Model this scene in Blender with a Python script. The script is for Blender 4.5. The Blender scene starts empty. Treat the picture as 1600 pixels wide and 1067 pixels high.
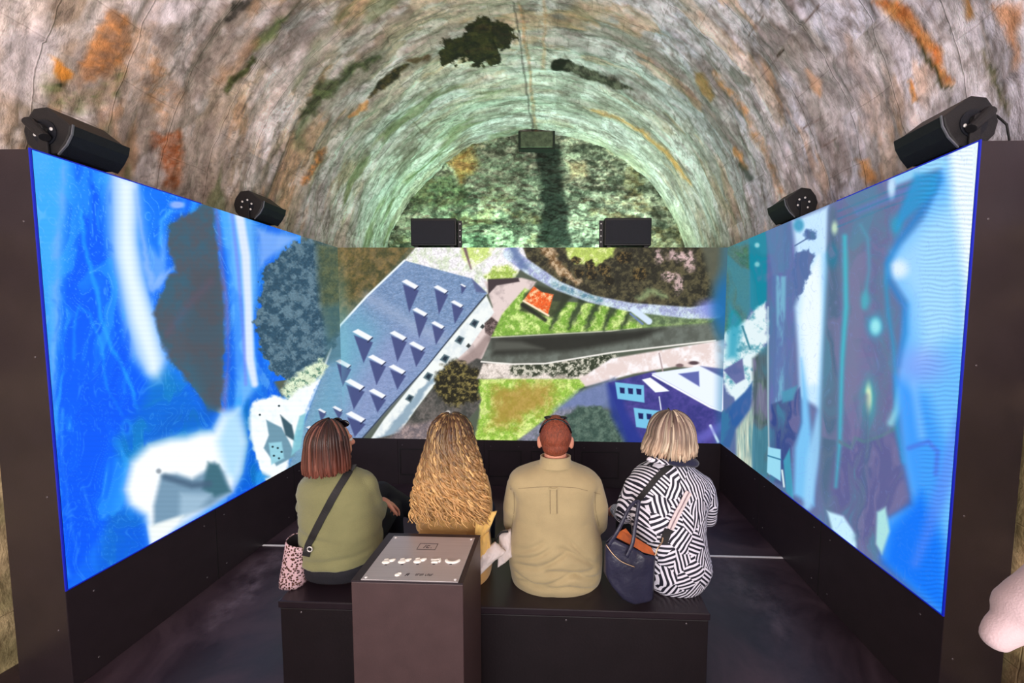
import bpy, bmesh, math, random
import numpy as np
from mathutils import Vector, Matrix
from mathutils.bvhtree import BVHTree

random.seed(7)
S = bpy.context.scene
COL = S.collection
PI = math.pi

# ------------------------------------------------------------------ camera
# world: X across the room, Y into the room (0 = front end of the side video walls), Z up, floor at 0
F_PX, YAW, PITCH, ROLL = 562.83, -0.029057, -0.063118, 0.005466
CAM = np.array([0.30816, -1.54658, 1.78504])
PPX, PPY = 857.2, 533.5
_cy, _sy, _cp, _sp, _cr, _sr = math.cos(YAW), math.sin(YAW), math.cos(PITCH), math.sin(PITCH), math.cos(ROLL), math.sin(ROLL)
FW = np.array([_sy*_cp, _cy*_cp, _sp]); RT0 = np.array([_cy, -_sy, 0.0]); UP0 = np.cross(RT0, FW)
RT = RT0*_cr + UP0*_sr; UP = -RT0*_sr + UP0*_cr
cam_data = bpy.data.cameras.new('camera'); cam = bpy.data.objects.new('camera', cam_data); COL.objects.link(cam)
cam_data.sensor_fit = 'HORIZONTAL'; cam_data.sensor_width = 36.0; cam_data.lens = F_PX*36/1600
cam_data.shift_x = -(PPX-800)/1600; cam_data.shift_y = (PPY-533.5)/1600
cam_data.clip_start = 0.02; cam_data.clip_end = 100
cam.matrix_world = Matrix(((RT[0], UP[0], -FW[0], CAM[0]), (RT[1], UP[1], -FW[1], CAM[1]), (RT[2], UP[2], -FW[2], CAM[2]), (0, 0, 0, 1)))
S.camera = cam

# ------------------------------------------------------------------ light and exposure
S.view_settings.view_transform = 'Standard'; S.view_settings.look = 'None'
S.view_settings.gamma = 1.0; S.view_settings.use_curve_mapping = False
S.view_settings.exposure = 0.0
world = bpy.data.worlds.new('daylight'); S.world = world; world.use_nodes = True
world.node_tree.nodes['Background'].inputs[0].default_value = (1.0, 0.95, 0.93, 1)
world.node_tree.nodes['Background'].inputs[1].default_value = 0.8
def area(name, loc, target, sx, sy, power, color, spread=PI):
    l = bpy.data.lights.new(name, 'AREA'); l.shape = 'RECTANGLE'; l.size = sx; l.size_y = sy
    l.energy = power; l.color = color; l.spread = spread
    o = bpy.data.objects.new(name, l); COL.objects.link(o); o.location = loc
    o.rotation_euler = (Vector(target)-Vector(loc)).to_track_quat('-Z', 'Y').to_euler()
    return o
area('entrance_daylight', (0.0, -3.45, 1.9), (0.0, 1.5, 5.2), 4.0, 2.6, 200, (1.0, 0.94, 0.90))
area('uplight_green', (-1.0, 3.45, 2.3), (-0.8, 4.15, 3.6), 1.1, 0.2, 24, (0.40, 1.0, 0.60))
area('uplight_pale', (0.75, 3.45, 2.3), (0.65, 4.0, 4.2), 0.9, 0.2, 30, (0.60, 1.0, 0.78))

# ------------------------------------------------------------------ measuring helpers
def ray(px, py): return FW + RT*(px-PPX)/F_PX + UP*(PPY-py)/F_PX
def at(px, py, Y):
    d = ray(px, py); return CAM + d*(Y-CAM[1])/d[1]
def on_z(px, py, Z):
    d = ray(px, py); return CAM + d*(Z-CAM[2])/d[2]
def to_px(P):
    d = P-CAM; z = d@FW; z = np.where(z < 0.05, np.nan, z)
    return PPX+F_PX*(d@RT)/z, PPY-F_PX*(d@UP)/z

def lin(c):
    c = np.asarray(c, float)/255.0
    return np.where(c <= 0.04045, c/12.92, ((c+0.055)/1.055)**2.4)
def rgb(c): return tuple(float(x) for x in lin(c))+(1.0,)

# ------------------------------------------------------------------ tagging
def link(o, parent=None):
    COL.objects.link(o)
    if parent is not None: o.parent = parent
    return o
def tag(o, label=None, cat=None, group=None, kind=None):
    if label: o['label'] = label
    if cat: o['category'] = cat
    if group: o['group'] = group
    if kind: o['kind'] = kind
    return o
def empty(name, loc=(0, 0, 0), label=None, cat=None, group=None):
    o = bpy.data.objects.new(name, None); o.location = loc; o.empty_display_size = 0.05
    COL.objects.link(o); return tag(o, label, cat, group)

# ------------------------------------------------------------------ noise on arrays
def _hash(ix, iy, seed):
    h = (ix.astype(np.int64)*374761393 + iy.astype(np.int64)*668265263 + seed*1274126177) & 0x7fffffff
    h = ((h ^ (h >> 13))*1274126177) & 0x7fffffff
    return ((h ^ (h >> 16)) & 0xffff)/65535.0
def vnoise(x, y, seed=0):
    ix = np.floor(x); iy = np.floor(y); fx = x-ix; fy = y-iy
    fx = fx*fx*(3-2*fx); fy = fy*fy*(3-2*fy)
    a = _hash(ix, iy, seed); b = _hash(ix+1, iy, seed); c = _hash(ix, iy+1, seed); d = _hash(ix+1, iy+1, seed)
    return (a*(1-fx)+b*fx)*(1-fy)+(c*(1-fx)+d*fx)*fy
def fbm(x, y, seed=0, octv=4):
    s = 0; a = 0.5; t = 0
    for k in range(octv):
        s = s+a*vnoise(x, y, seed+k*17); t += a; a *= 0.55; x = x*2.03+11.3; y = y*2.03+5.7
    return s/t
def sstep(a, b, x):
    t = np.clip((x-a)/(b-a+1e-9), 0, 1); return t*t*(3-2*t)

class Paint:
    """colour field over surface points; shapes are given by where they were measured on the surface"""
    def __init__(s, X, Y, base):
        s.X = X; s.Y = Y; s.C = np.tile(np.asarray(base, float), (len(X), 1)); s.A = np.zeros(len(X))
    def _mix(s, idx, m, c):
        m = m[:, None]
        s.C[idx] = s.C[idx]*(1-m)+(np.asarray(c, float) if np.ndim(c) == 1 else c)*m
        s.A[idx] = np.maximum(s.A[idx], m[:, 0])
    def poly(s, pts, c, blur=1.0, op=1.0, warp=0, wscale=20, tex=None):
        P = np.array(pts, float); pad = blur+warp+2
        with np.errstate(invalid='ignore'):
            idx = np.where((s.X > P[:, 0].min()-pad) & (s.X < P[:, 0].max()+pad) & (s.Y > P[:, 1].min()-pad) & (s.Y < P[:, 1].max()+pad))[0]
        if not len(idx): return
        x = s.X[idx]; y = s.Y[idx]
        if warp:
            wx = (fbm(x/wscale, y/wscale, 3, 4)-0.5)*2*warp; wy = (fbm(x/wscale, y/wscale, 91, 4)-0.5)*2*warp
            xx = x+wx; yy = y+wy
        else: xx = x; yy = y
        d = np.full(len(idx), 1e9); ins = np.zeros(len(idx), bool)
        for i in range(len(P)):
            a = P[i]; b = P[(i+1) % len(P)]; e = b-a; L = e@e+1e-9
            t = np.clip(((xx-a[0])*e[0]+(yy-a[1])*e[1])/L, 0, 1)
            d = np.minimum(d, np.hypot(xx-a[0]-t*e[0], yy-a[1]-t*e[1]))
            if a[1] != b[1]:
                cr = ((a[1] > yy) != (b[1] > yy)) & (xx < (b[0]-a[0])*(yy-a[1])/(b[1]-a[1])+a[0])
                ins ^= cr
        sd = np.where(ins, d, -d)
        m = sstep(-blur, blur, sd)*op
        s._mix(idx, m, s.tex(c, x, y, tex))
    def tex(s, c, x, y, tex):
        c = np.asarray(c, float)
        if tex is None: return c
        c2, sc, seed = tex[:3]; lo, hi = tex[3:5] if len(tex) > 4 else (0.4, 0.6)
        sy = tex[5] if len(tex) > 5 else sc
        lo, hi = lo-0.07, hi+0.07
        n = sstep(lo, hi, 0.72*fbm(x/sc, y/sy, seed, 5)+0.28*fbm(x/(sc*0.27), y/(sy*0.27), seed+5, 3))[:, None]
        g = 1+(0.30 if sc < 16 else 0.0)*(fbm(x/1.9, y/1.9*sc/sy, seed+9, 2)-0.5)[:, None]
        return (c*(1-n)+np.asarray(c2, float)*n)*g
    def line(s, pts, w, c, blur=1.0, op=1.0, warp=0, wscale=20, tex=None):
        P = np.array(pts, float); wmax = w if np.isscalar(w) else max(w); pad = wmax+blur+warp+2
        ws = [w]*len(P) if np.isscalar(w) else list(w)
        with np.errstate(invalid='ignore'):
            idx = np.where((s.X > P[:, 0].min()-pad) & (s.X < P[:, 0].max()+pad) & (s.Y > P[:, 1].min()-pad) & (s.Y < P[:, 1].max()+pad))[0]
        if not len(idx): return
        x = s.X[idx]; y = s.Y[idx]; xx, yy = x, y
        if warp:
            xx = x+(fbm(x/wscale, y/wscale, 3, 4)-0.5)*2*warp; yy = y+(fbm(x/wscale, y/wscale, 91, 4)-0.5)*2*warp
        sd = np.full(len(idx), -1e9)
        for i in range(len(P)-1):
            a = P[i]; e = P[i+1]-a; L = e@e+1e-9
            t = np.clip(((xx-a[0])*e[0]+(yy-a[1])*e[1])/L, 0, 1)
            sd = np.maximum(sd, (ws[i]*(1-t)+ws[i+1]*t)/2-np.hypot(xx-a[0]-t*e[0], yy-a[1]-t*e[1]))
        s._mix(idx, sstep(-blur, blur, sd)*op, s.tex(c, x, y, tex))
    def blob(s, x0, y0, rx, ry, c, blur=0.5, op=1.0, rot=0, warp=0, wscale=20, tex=None):
        R = max(rx, ry)*(1+blur)+warp
        with np.errstate(invalid='ignore'):
            idx = np.where((abs(s.X-x0) < R) & (abs(s.Y-y0) < R))[0]
        if not len(idx): return
        x = s.X[idx]; y = s.Y[idx]; dx = x-x0; dy = y-y0
        if warp: dx = dx+(fbm(x/wscale, y/wscale, 3, 4)-0.5)*2*warp; dy = dy+(fbm(x/wscale, y/wscale, 91, 4)-0.5)*2*warp
        cr, sr = math.cos(rot), math.sin(rot); a = dx*cr+dy*sr; b = -dx*sr+dy*cr
        r = np.sqrt((a/rx)**2+(b/ry)**2)
        s._mix(idx, sstep(1+blur, 1-blur, r)*op, s.tex(c, x, y, tex))

# ------------------------------------------------------------------ mesh helpers
def mesh_np(name, V, Fq, mat=None, parent=None, smooth=True):
    V = np.asarray(V, np.float32); Fq = np.asarray(Fq, np.int32); k = Fq.shape[1]
    me = bpy.data.meshes.new(name)
    me.vertices.add(len(V)); me.vertices.foreach_set('co', V.ravel())
    me.loops.add(Fq.size); me.loops.foreach_set('vertex_index', Fq.ravel())
    me.polygons.add(len(Fq)); me.polygons.foreach_set('loop_start', np.arange(0, Fq.size, k, dtype=np.int32))
    me.polygons.foreach_set('loop_total', np.full(len(Fq), k, np.int32))
    me.polygons.foreach_set('use_smooth', np.full(len(Fq), smooth))
    me.update(calc_edges=True); me.validate()
    if mat: me.materials.append(mat)
    return link(bpy.data.objects.new(name, me), parent)
def grid_faces(nu, nv, flip=False):
    i, j = np.meshgrid(np.arange(nu-1), np.arange(nv-1), indexing='ij'); a = (i*nv+j).ravel()
    f = np.stack([a, a+nv, a+nv+1, a+1], 1)
    return f[:, ::-1] if flip else f
def set_col(o, name, C, A=None):
    at_ = o.data.attributes.new(name, 'FLOAT_COLOR', 'POINT')
    L = np.ones((len(C), 4), np.float32); L[:, :3] = lin(np.clip(C, 0, 400))
    if A is not None: L[:, 3] = A
    at_.data.foreach_set('color', L.ravel())
def set_vec(o, name, Vv):
    a = o.data.attributes.new(name, 'FLOAT_VECTOR', 'POINT'); a.data.foreach_set('vector', np.asarray(Vv, np.float32).ravel())

class MB:
    def __init__(s): s.v = []; s.f = []
    def add(s, V, Fs):
        b = len(s.v); s.v += [tuple(map(float, p)) for p in V]; s.f += [tuple(b+i for i in f) for f in Fs]; return s
    def box(s, x0, x1, y0, y1, z0, z1):
        V = [(x, y, z) for x in (x0, x1) for y in (y0, y1) for z in (z0, z1)]
        return s.add(V, [(0, 1, 3, 2), (4, 6, 7, 5), (0, 4, 5, 1), (2, 3, 7, 6), (0, 2, 6, 4), (1, 5, 7, 3)])
    def prism(s, prof, a0, a1, axis):
        n = len(prof)
        def P(p, a): return {'x': (a, p[0], p[1]), 'y': (p[0], a, p[1]), 'z': (p[0], p[1], a)}[axis]
        V = [P(p, a0) for p in prof]+[P(p, a1) for p in prof]
        return s.add(V, [tuple(range(n)), tuple(range(2*n-1, n-1, -1))]+[(i, i+n, (i+1) % n+n, (i+1) % n) for i in range(n)])
    def tube(s, pts, r, n=8, caps=True, flat=1.0, up=(0, 0, 1)):
        pts = [Vector(p) for p in pts]; rs = [r]*len(pts) if np.isscalar(r) else list(r)
        V = []; U = Vector(up)
        for i, p in enumerate(pts):
            t = (pts[min(i+1, len(pts)-1)]-pts[max(i-1, 0)]).normalized()
            a = t.cross(U)
            if a.length < 1e-4: a = t.cross(Vector((1, 0.1, 0)))
            a.normalize(); b = a.cross(t)
            for k in range(n):
                an = 2*PI*k/n; V.append(p+a*math.cos(an)*rs[i]+b*math.sin(an)*rs[i]*flat)
        m = len(pts); Fs = [(i*n+k, i*n+(k+1) % n, (i+1)*n+(k+1) % n, (i+1)*n+k) for i in range(m-1) for k in range(n)]
        if caps: Fs += [tuple(range(n-1, -1, -1)), tuple((m-1)*n+k for k in range(n))]
        return s.add(V, Fs)
    def ball(s, c, r, nu=14, nv=10, M=None):
        rr = (r, r, r) if np.isscalar(r) else r; V = []; Fs = []
        for j in range(nv+1):
            th = PI*j/nv
            for i in range(nu):
                ph = 2*PI*i/nu; q = Vector((math.sin(th)*math.cos(ph)*rr[0], math.sin(th)*math.sin(ph)*rr[1], math.cos(th)*rr[2]))
                if M is not None: q = M @ q
                V.append(Vector(c)+q)
        for j in range(nv):
            for i in range(nu):
                Fs.append((j*nu+i, (j+1)*nu+i, (j+1)*nu+(i+1) % nu, j*nu+(i+1) % nu))
        return s.add(V, Fs)
    def cone(s, p0, r0, p1, r1, n=16):
        s.ball(p0, r0, n, 10); s.ball(p1, r1, n, 10); return s.tube([p0, p1], [r0, r1], n)
    def chain(s, pts, rs, n=16):
        for i in range(len(pts)-1): s.cone(pts[i], rs[i], pts[i+1], rs[i+1], n)
        return s
    def loft(s, rings, n=36, e=2.3):
        V = []; m = len(rings)
        for (cx, cy, cz, a, b) in rings:
            for k in range(n):
                t = 2*PI*k/n; c, q = math.cos(t), math.sin(t)
                V.append((cx+a*math.copysign(abs(c)**(2/e), c), cy+b*math.copysign(abs(q)**(2/e), q), cz))
        Fs = [(i*n+k, i*n+(k+1) % n, (i+1)*n+(k+1) % n, (i+1)*n+k) for i in range(m-1) for k in range(n)]
        Fs += [tuple(range(n-1, -1, -1)), tuple((m-1)*n+k for k in range(n))]
        return s.add(V, Fs)
    def obj(s, name, mat=None, parent=None, smooth=False, bevel=0, seg=2):
        me = bpy.data.meshes.new(name); me.from_pydata(s.v, [], s.f)
        bm = bmesh.new(); bm.from_mesh(me); bmesh.ops.remove_doubles(bm, verts=bm.verts, dist=1e-6)
        bmesh.ops.recalc_face_normals(bm, faces=bm.faces)
        if bevel: bmesh.ops.bevel(bm, geom=[e for e in bm.edges if len(e.link_faces) == 2 and e.calc_face_angle(0) > 0.5], offset=bevel, segments=seg, profile=0.6, affect='EDGES')
        bm.to_mesh(me); bm.free()
        me.polygons.foreach_set('use_smooth', [smooth]*len(me.polygons)); me.update()
        if mat: me.materials.append(mat)
        return link(bpy.data.objects.new(name, me), parent)
    def blobbed(s, name, mat, parent, voxel=0.008, smooth=6, disp=None):
        """one continuous surface grown around all shapes"""
        me = bpy.data.meshes.new(name); me.from_pydata(s.v, [], s.f)
        bm = bmesh.new(); bm.from_mesh(me); bmesh.ops.recalc_face_normals(bm, faces=bm.faces); bm.to_mesh(me); bm.free()
        o = bpy.data.objects.new(name, me); COL.objects.link(o)
        md = o.modifiers.new('r', 'REMESH'); md.mode = 'VOXEL'; md.voxel_size = voxel; md.use_smooth_shade = True
        if smooth: m2 = o.modifiers.new('s', 'SMOOTH'); m2.factor = 0.5; m2.iterations = smooth
        dg = bpy.context.evaluated_depsgraph_get(); dg.update()
        new = bpy.data.meshes.new_from_object(o.evaluated_get(dg)); bpy.data.objects.remove(o); new.name = name
        if disp:
            n = len(new.vertices); co = np.empty(n*3, np.float32); new.vertices.foreach_get('co', co); co = co.reshape(-1, 3)
            no = np.empty(n*3, np.float32); new.vertex_normals.foreach_get('vector', no); no = no.reshape(-1, 3)
            co = co+no*disp(co.astype(float), no)[:, None]
            new.vertices.foreach_set('co', co.astype(np.float32).ravel()); new.update()
        new.materials.clear(); new.materials.append(mat)
        new.polygons.foreach_set('use_smooth', [True]*len(new.polygons))
        return link(bpy.data.objects.new(name, new), parent)
def coords(o):
    n = len(o.data.vertices); co = np.empty(n*3, np.float32); o.data.vertices.foreach_get('co', co); return co.reshape(-1, 3).astype(float)

# ------------------------------------------------------------------ materials
def mat_new(name):
    m = bpy.data.materials.new(name); m.use_nodes = True
    return m, m.node_tree, m.node_tree.nodes['Principled BSDF']
def N(nt, t, **kw):
    n = nt.nodes.new(t)
    for k, v in kw.items():
        if isinstance(k, str) and hasattr(n, k): setattr(n, k, v)
    return n
def simple(name, c, rough=0.5, metal=0.0, var=0.12, scale=30, bump=0.0, bscale=None, spec=0.5, sheen=0, stretch=(1, 1, 1)):
    m, nt, b = mat_new(name); L = nt.links
    tc = N(nt, 'ShaderNodeTexCoord'); mp = N(nt, 'ShaderNodeMapping'); mp.inputs['Scale'].default_value = stretch
    L.new(tc.outputs['Object'], mp.inputs[0])
    nz = N(nt, 'ShaderNodeTexNoise'); nz.inputs['Scale'].default_value = scale; nz.inputs['Detail'].default_value = 6
    L.new(mp.outputs[0], nz.inputs['Vector'])
    cr = N(nt, 'ShaderNodeValToRGB'); e = cr.color_ramp.elements
    c0 = lin(c)*(1-var); c1 = np.minimum(lin(c)*(1+var), 1)
    e[0].position = 0.3; e[0].color = (*c0, 1); e[1].position = 0.7; e[1].color = (*c1, 1)
    L.new(nz.outputs['Fac'], cr.inputs[0]); L.new(cr.outputs[0], b.inputs['Base Color'])
    b.inputs['Roughness'].default_value = rough; b.inputs['Metallic'].default_value = metal
    b.inputs['Specular IOR Level'].default_value = spec
    if sheen: b.inputs['Sheen Weight'].default_value = sheen
    if bump:
        n2 = N(nt, 'ShaderNodeTexNoise'); n2.inputs['Scale'].default_value = bscale or scale*4; n2.inputs['Detail'].default_value = 4
        L.new(mp.outputs[0], n2.inputs['Vector'])
        bp = N(nt, 'ShaderNodeBump'); bp.inputs['Strength'].default_value = bump; bp.inputs['Distance'].default_value = 0.01
        L.new(n2.outputs['Fac'], bp.inputs['Height']); L.new(bp.outputs[0], b.inputs['Normal'])
    return m
def screen_mat():
    m, nt, b = mat_new('led_display'); L = nt.links
    a = N(nt, 'ShaderNodeAttribute'); a.attribute_name = 'picture'
    b.inputs['Base Color'].default_value = (0.01, 0.01, 0.012, 1); b.inputs['Roughness'].default_value = 0.6; b.inputs['Specular IOR Level'].default_value = 0.08
    L.new(a.outputs['Color'], b.inputs['Emission Color']); b.inputs['Emission Strength'].default_value = 1.0
    return m
# ================================================================== THE SETTING
VCX, VCZ, VR, VY0, VY1 = -0.08, 2.20, 2.38, -3.6, 4.1     # barrel vault: axis, radius, ends
SCB, SCT, SCD = 0.5, 2.509, 2.1806                         # video walls: bottom, top, depth of the room

def stone_mat(name, detail=1.0, paint=True, base=None, gloss=0.75, dark=False):
    m, nt, b = mat_new(name); L = nt.links
    uv = N(nt, 'ShaderNodeAttribute'); uv.attribute_name = 'suv'
    mp = N(nt, 'ShaderNodeMapping'); mp.inputs['Scale'].default_value = (0.9, 2.1, 1) if not dark else (1.6, 2.2, 1)
    L.new(uv.outputs['Vector'], mp.inputs[0])
    n1 = N(nt, 'ShaderNodeTexNoise'); n1.inputs['Scale'].default_value = 4.2 if not dark else 6; n1.inputs['Detail'].default_value = 7 if not dark else 9; n1.inputs['Roughness'].default_value = 0.60 if not dark else 0.72; n1.inputs['Distortion'].default_value = 0.15
    L.new(mp.outputs[0], n1.inputs['Vector'])
    n2 = N(nt, 'ShaderNodeTexNoise'); n2.inputs['Scale'].default_value = 16; n2.inputs['Detail'].default_value = 7; n2.inputs['Roughness'].default_value = 0.62
    L.new(uv.outputs['Vector'], n2.inputs['Vector'])
    # joints between the stones
    wob = N(nt, 'ShaderNodeTexNoise'); wob.inputs['Scale'].default_value = 3.5; wob.inputs['Detail'].default_value = 3
    L.new(uv.outputs['Vector'], wob.inputs['Vector'])
    add = N(nt, 'ShaderNodeVectorMath', operation='MULTIPLY_ADD'); add.inputs[1].default_value = (0.05, 0.05, 0); L.new(wob.outputs['Color'], add.inputs[0]); L.new(uv.outputs['Vector'], add.inputs[2])
    br = N(nt, 'ShaderNodeTexBrick'); br.inputs['Scale'].default_value = 1.0; br.inputs['Brick Width'].default_value = 0.62; br.inputs['Row Height'].default_value = 0.30
    br.inputs['Mortar Size'].default_value = 0.0045; br.inputs['Mortar Smooth'].default_value = 1.0
    br.inputs['Color1'].default_value = (0.86, 0.86, 0.86, 1); br.inputs['Color2'].default_value = (1.1, 1.08, 1.06, 1); br.inputs['Mortar'].default_value = (0.54, 0.50, 0.48, 1)
    L.new(add.outputs[0], br.inputs['Vector'])
    base_n = N(nt, 'ShaderNodeAttribute'); base_n.attribute_name = 'stone'
    r1 = N(nt, 'ShaderNodeValToRGB'); e = r1.color_ramp.elements
    e[0].position = 0.30; e[0].color = (0.58, 0.54, 0.52, 1) if not dark else (0.36, 0.36, 0.34, 1); e[1].position = 0.62; e[1].color = (1.42, 1.41, 1.42, 1)
    x = r1.color_ramp.elements.new(0.47); x.color = (1.05, 1.03, 1.02, 1)
    L.new(n1.outputs['Fac'], r1.inputs[0])
    r2 = N(nt, 'ShaderNodeValToRGB'); e = r2.color_ramp.elements
    e[0].position = 0.28; e[0].color = (0.62, 0.60, 0.58, 1) if not dark else (0.2, 0.22, 0.2, 1); e[1].position = 0.62; e[1].color = (1.22, 1.22, 1.22, 1) if not dark else (1.5, 1.5, 1.45, 1)
    L.new(n2.outputs['Fac'], r2.inputs[0])
    def mul(a, c, f=1.0):
        k = N(nt, 'ShaderNodeMix', data_type='RGBA', blend_type='MULTIPLY', clamp_result=False); k.inputs[0].default_value = f
        L.new(a, k.inputs[6]); L.new(c, k.inputs[7]); return k.outputs[2]
    o = mul(base_n.outputs['Color'], r1.outputs[0], 0.85*detail); o = mul(o, r2.outputs[0], 0.8); o = mul(o, br.outputs['Color'], 0.42)
    gn = N(nt, 'ShaderNodeMix', data_type='RGBA', blend_type='MULTIPLY', clamp_result=False); gn.inputs[0].default_value = 1; gn.inputs[7].default_value = (1.14, 1.14, 1.17, 1) if not dark else (1.5, 1.5, 1.5, 1); L.new(o, gn.inputs[6]); o = gn.outputs[2]
    L.new(o, b.inputs['Base Color']); b.inputs['Roughness'].default_value = gloss; b.inputs['Specular IOR Level'].default_value = 0.3
    bp = N(nt, 'ShaderNodeBump'); bp.inputs['Strength'].default_value = 0.75; bp.inputs['Distance'].default_value = 0.03
    mx = N(nt, 'ShaderNodeMath', operation='ADD'); L.new(n1.outputs['Fac'], mx.inputs[0])
    m2 = N(nt, 'ShaderNodeMath', operation='MULTIPLY'); m2.inputs[1].default_value = 0.35; L.new(n2.outputs['Fac'], m2.inputs[0]); L.new(m2.outputs[0], mx.inputs[1])
    m3 = N(nt, 'ShaderNodeMath', operation='MULTIPLY_ADD'); m3.inputs[1].default_value = -0.10; L.new(br.outputs['Fac'], m3.inputs[0]); L.new(mx.outputs[0], m3.inputs[2])
    L.new(m3.outputs[0], bp.inputs['Height']); L.new(bp.outputs[0], b.inputs['Normal'])
    return m
M_STONE = stone_mat('vault_stone'); M_TYMP = stone_mat('end_wall_stone', dark=True)

# ---- vault (ceiling)
nu, nv = 620, 560
th = np.linspace(0, PI, nu); yy = np.linspace(VY0, VY1, nv)
TH, YY = np.meshgrid(th, yy, indexing='ij'); TH = TH.ravel(); YY = YY.ravel(); U = TH*VR      # theta 0 = right springing, pi = left
rad = VR + (fbm(U/0.9, YY/0.35, 5, 5)-0.5)*0.10 + (fbm(U/0.22, YY/0.14, 8, 4)-0.5)*0.035
bi = np.floor(YY/0.30+0.35*fbm(U/2, YY/2, 2, 2)); bj = np.floor(U/0.62+bi*0.5)
rad += (_hash(bj, bi, 9)-0.5)*0.016
V = np.stack([VCX+rad*np.cos(TH), YY, VCZ+rad*np.sin(TH)], 1)
V[:, 2] = np.where(TH < 0.001, VCZ, V[:, 2]); V[:, 2] = np.where(TH > PI-0.001, VCZ, V[:, 2])
IDEAL = np.stack([VCX+VR*np.cos(TH), YY, VCZ+VR*np.sin(TH)], 1)
px, py = to_px(IDEAL)
g = sstep(-1.0, 1.6, IDEAL[:, 0])[:, None]
warm = np.array([192, 168, 148.]); lav = np.array([200, 196, 210.]); C0 = warm*(1-g)+lav*g
deep = sstep(1.6, 3.2, YY)[:, None]; C0 = C0*(1-deep)+np.array([188, 184, 178.])*deep
def lay(C, n, c, op=1.0): n = np.clip(n*op, 0, 1)[:, None]; return C*(1-n)+np.asarray(c, float)*n
C0 = lay(C0, sstep(0.50, 0.66, fbm(U/1.1, YY/0.34, 21)), (158, 144, 138), 0.7)     # darker grey-brown streaks down the curve
C0 = lay(C0, sstep(0.52, 0.66, fbm(U/0.9, YY/0.26, 33)), (222, 212, 220), 0.65)      # pale limewash streaks
C0 = lay(C0, sstep(0.60, 0.70, fbm(U/0.8, YY/0.22, 47)), (124, 108, 102), 0.6)
hb_ = _hash(bj, bi, 31); C0 = C0*(0.90+0.2*hb_)[:, None]; C0 = lay(C0, (_hash(bj, bi, 44) > 0.86)*0.5, (150, 142, 134))
C0 = lay(C0, sstep(0.60, 0.68, fbm(U/0.7, YY/0.14, 55))*(1-deep[:, 0]*0.6), (206, 150, 104), 0.42)   # rust
C0 = lay(C0, sstep(0.52, 0.62, fbm(U/0.25, YY/0.10, 77, 5)), (236, 228, 232), 0.45)
C0 = lay(C0, sstep(0.055, 0.0, abs(fbm(U/0.5, YY/0.12, 88, 5)-0.5)), (104, 90, 84), 0.42)
C0 = lay(C0, sstep(0.03, 0.0, abs(fbm(U/0.16, YY/0.13, 89, 4)-0.42)), (92, 80, 74), 0.35)
C0 = lay(C0, sstep(0.60, 0.70, fbm(U/1.0, YY/0.25, 68))*sstep(1.2, 2.4, TH), (120, 124, 88), 0.75)      # moss, left side
p = Paint(px, py, (0, 0, 0)); p.C = C0
W = dict(warp=14, wscale=26)
OR = (200, 132, 76); RU = (170, 84, 40); GR = (98, 108, 62); DK = (34, 28, 20); WH = (226, 214, 220); GY = (132, 118, 116)
tx = lambda c, s=14, seed=4: (c, s, seed, 0.42, 0.58)
# left side
p.poly([(165, 20), (205, 25), (200, 80), (165, 110), (135, 125), (120, 100), (150, 60)], OR, 8, 0.85, tex=tx((150, 110, 80)), **W)
p.poly([(85, 95), (110, 110), (112, 125), (100, 140), (90, 120)], (222, 140, 50), 4, 0.9, **W)
p.blob(100, 134, 6, 4, (20, 16, 12), 0.4)
p.poly([(70, 140), (90, 120), (110, 150), (190, 110), (180, 150), (130, 175), (80, 165)], GR, 10, 0.7, tex=tx((150, 130, 110)), **W)
p.poly([(240, 210), (290, 205), (295, 250), (280, 300), (255, 290), (250, 240)], RU, 7, 0.8, tex=tx((190, 130, 100), 7), **W)
p.poly([(215, 60), (250, 90), (280, 150), (250, 190), (225, 150)], OR, 14, 0.5, tex=tx((180, 150, 130)), **W)
p.poly([(200, 0), (330, 0), (290, 30), (215, 42)], WH, 10, 0.7, **W)
p.poly([(0, 60), (60, 40), (110, 70), (80, 110), (40, 160), (0, 150)], WH, 14, 0.6, **W)
p.poly([(355, 0), (395, 0), (370, 20), (350, 33)], (50, 45, 40), 4, 0.85, **W)
p.poly([(385, 60), (430, 20), (450, 25), (420, 60), (390, 80)], (120, 128, 80), 8, 0.8, **W)
p.line([(357, 138), (372, 115), (392, 92)], [10, 18, 10], GR, 4, 0.9, tex=tx((60, 60, 30), 6), **W)
p.line([(350, 120), (372, 85), (390, 62)], 16, (200, 150, 110), 9, 0.6, **W)
p.line([(400, 200), (440, 130), (470, 95), (520, 55)], 26, (228, 208, 205), 12, 0.6, **W)
p.line([(478, 172), (505, 145), (545, 112), (590, 85)], [14, 18, 18, 8], (92, 104, 62), 6, 0.85, tex=tx((60, 60, 40), 8), **W)
p.line([(460, 230), (478, 190)], 16, (130, 140, 100), 8, 0.6, **W)
p.line([(470, 285), (490, 255), (504, 232)], [8, 12, 8], (205, 130, 70), 4, 0.85, tex=tx((120, 90, 70), 6), warp=5, wscale=14)
p.line([(546, 182), (565, 166), (572, 156)], [5, 10, 4], (214, 150, 100), 2, 0.9, warp=5, wscale=14)
p.line([(576, 152), (598, 130), (622, 113), (640, 101)], [3, 14, 13, 4], DK, 2, 0.95, tex=tx((80, 66, 40), 5), warp=5, wscale=14)
p.line([(640, 95), (670, 92)], 8, (90, 62, 40), 3, 0.8, warp=6, wscale=10)
p.poly([(690, 75), (745, 32), (760, 28), (800, 38), (806, 58), (784, 76), (775, 102), (745, 104), (728, 96), (700, 108), (684, 84)], (34, 28, 18), 2, 1.0, warp=16, wscale=11, tex=tx((62, 54, 28), 9))
p.line([(790, 100), (812, 72), (812, 50)], 4, (196, 188, 188), 2, 0.8, warp=5, wscale=14)
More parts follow.
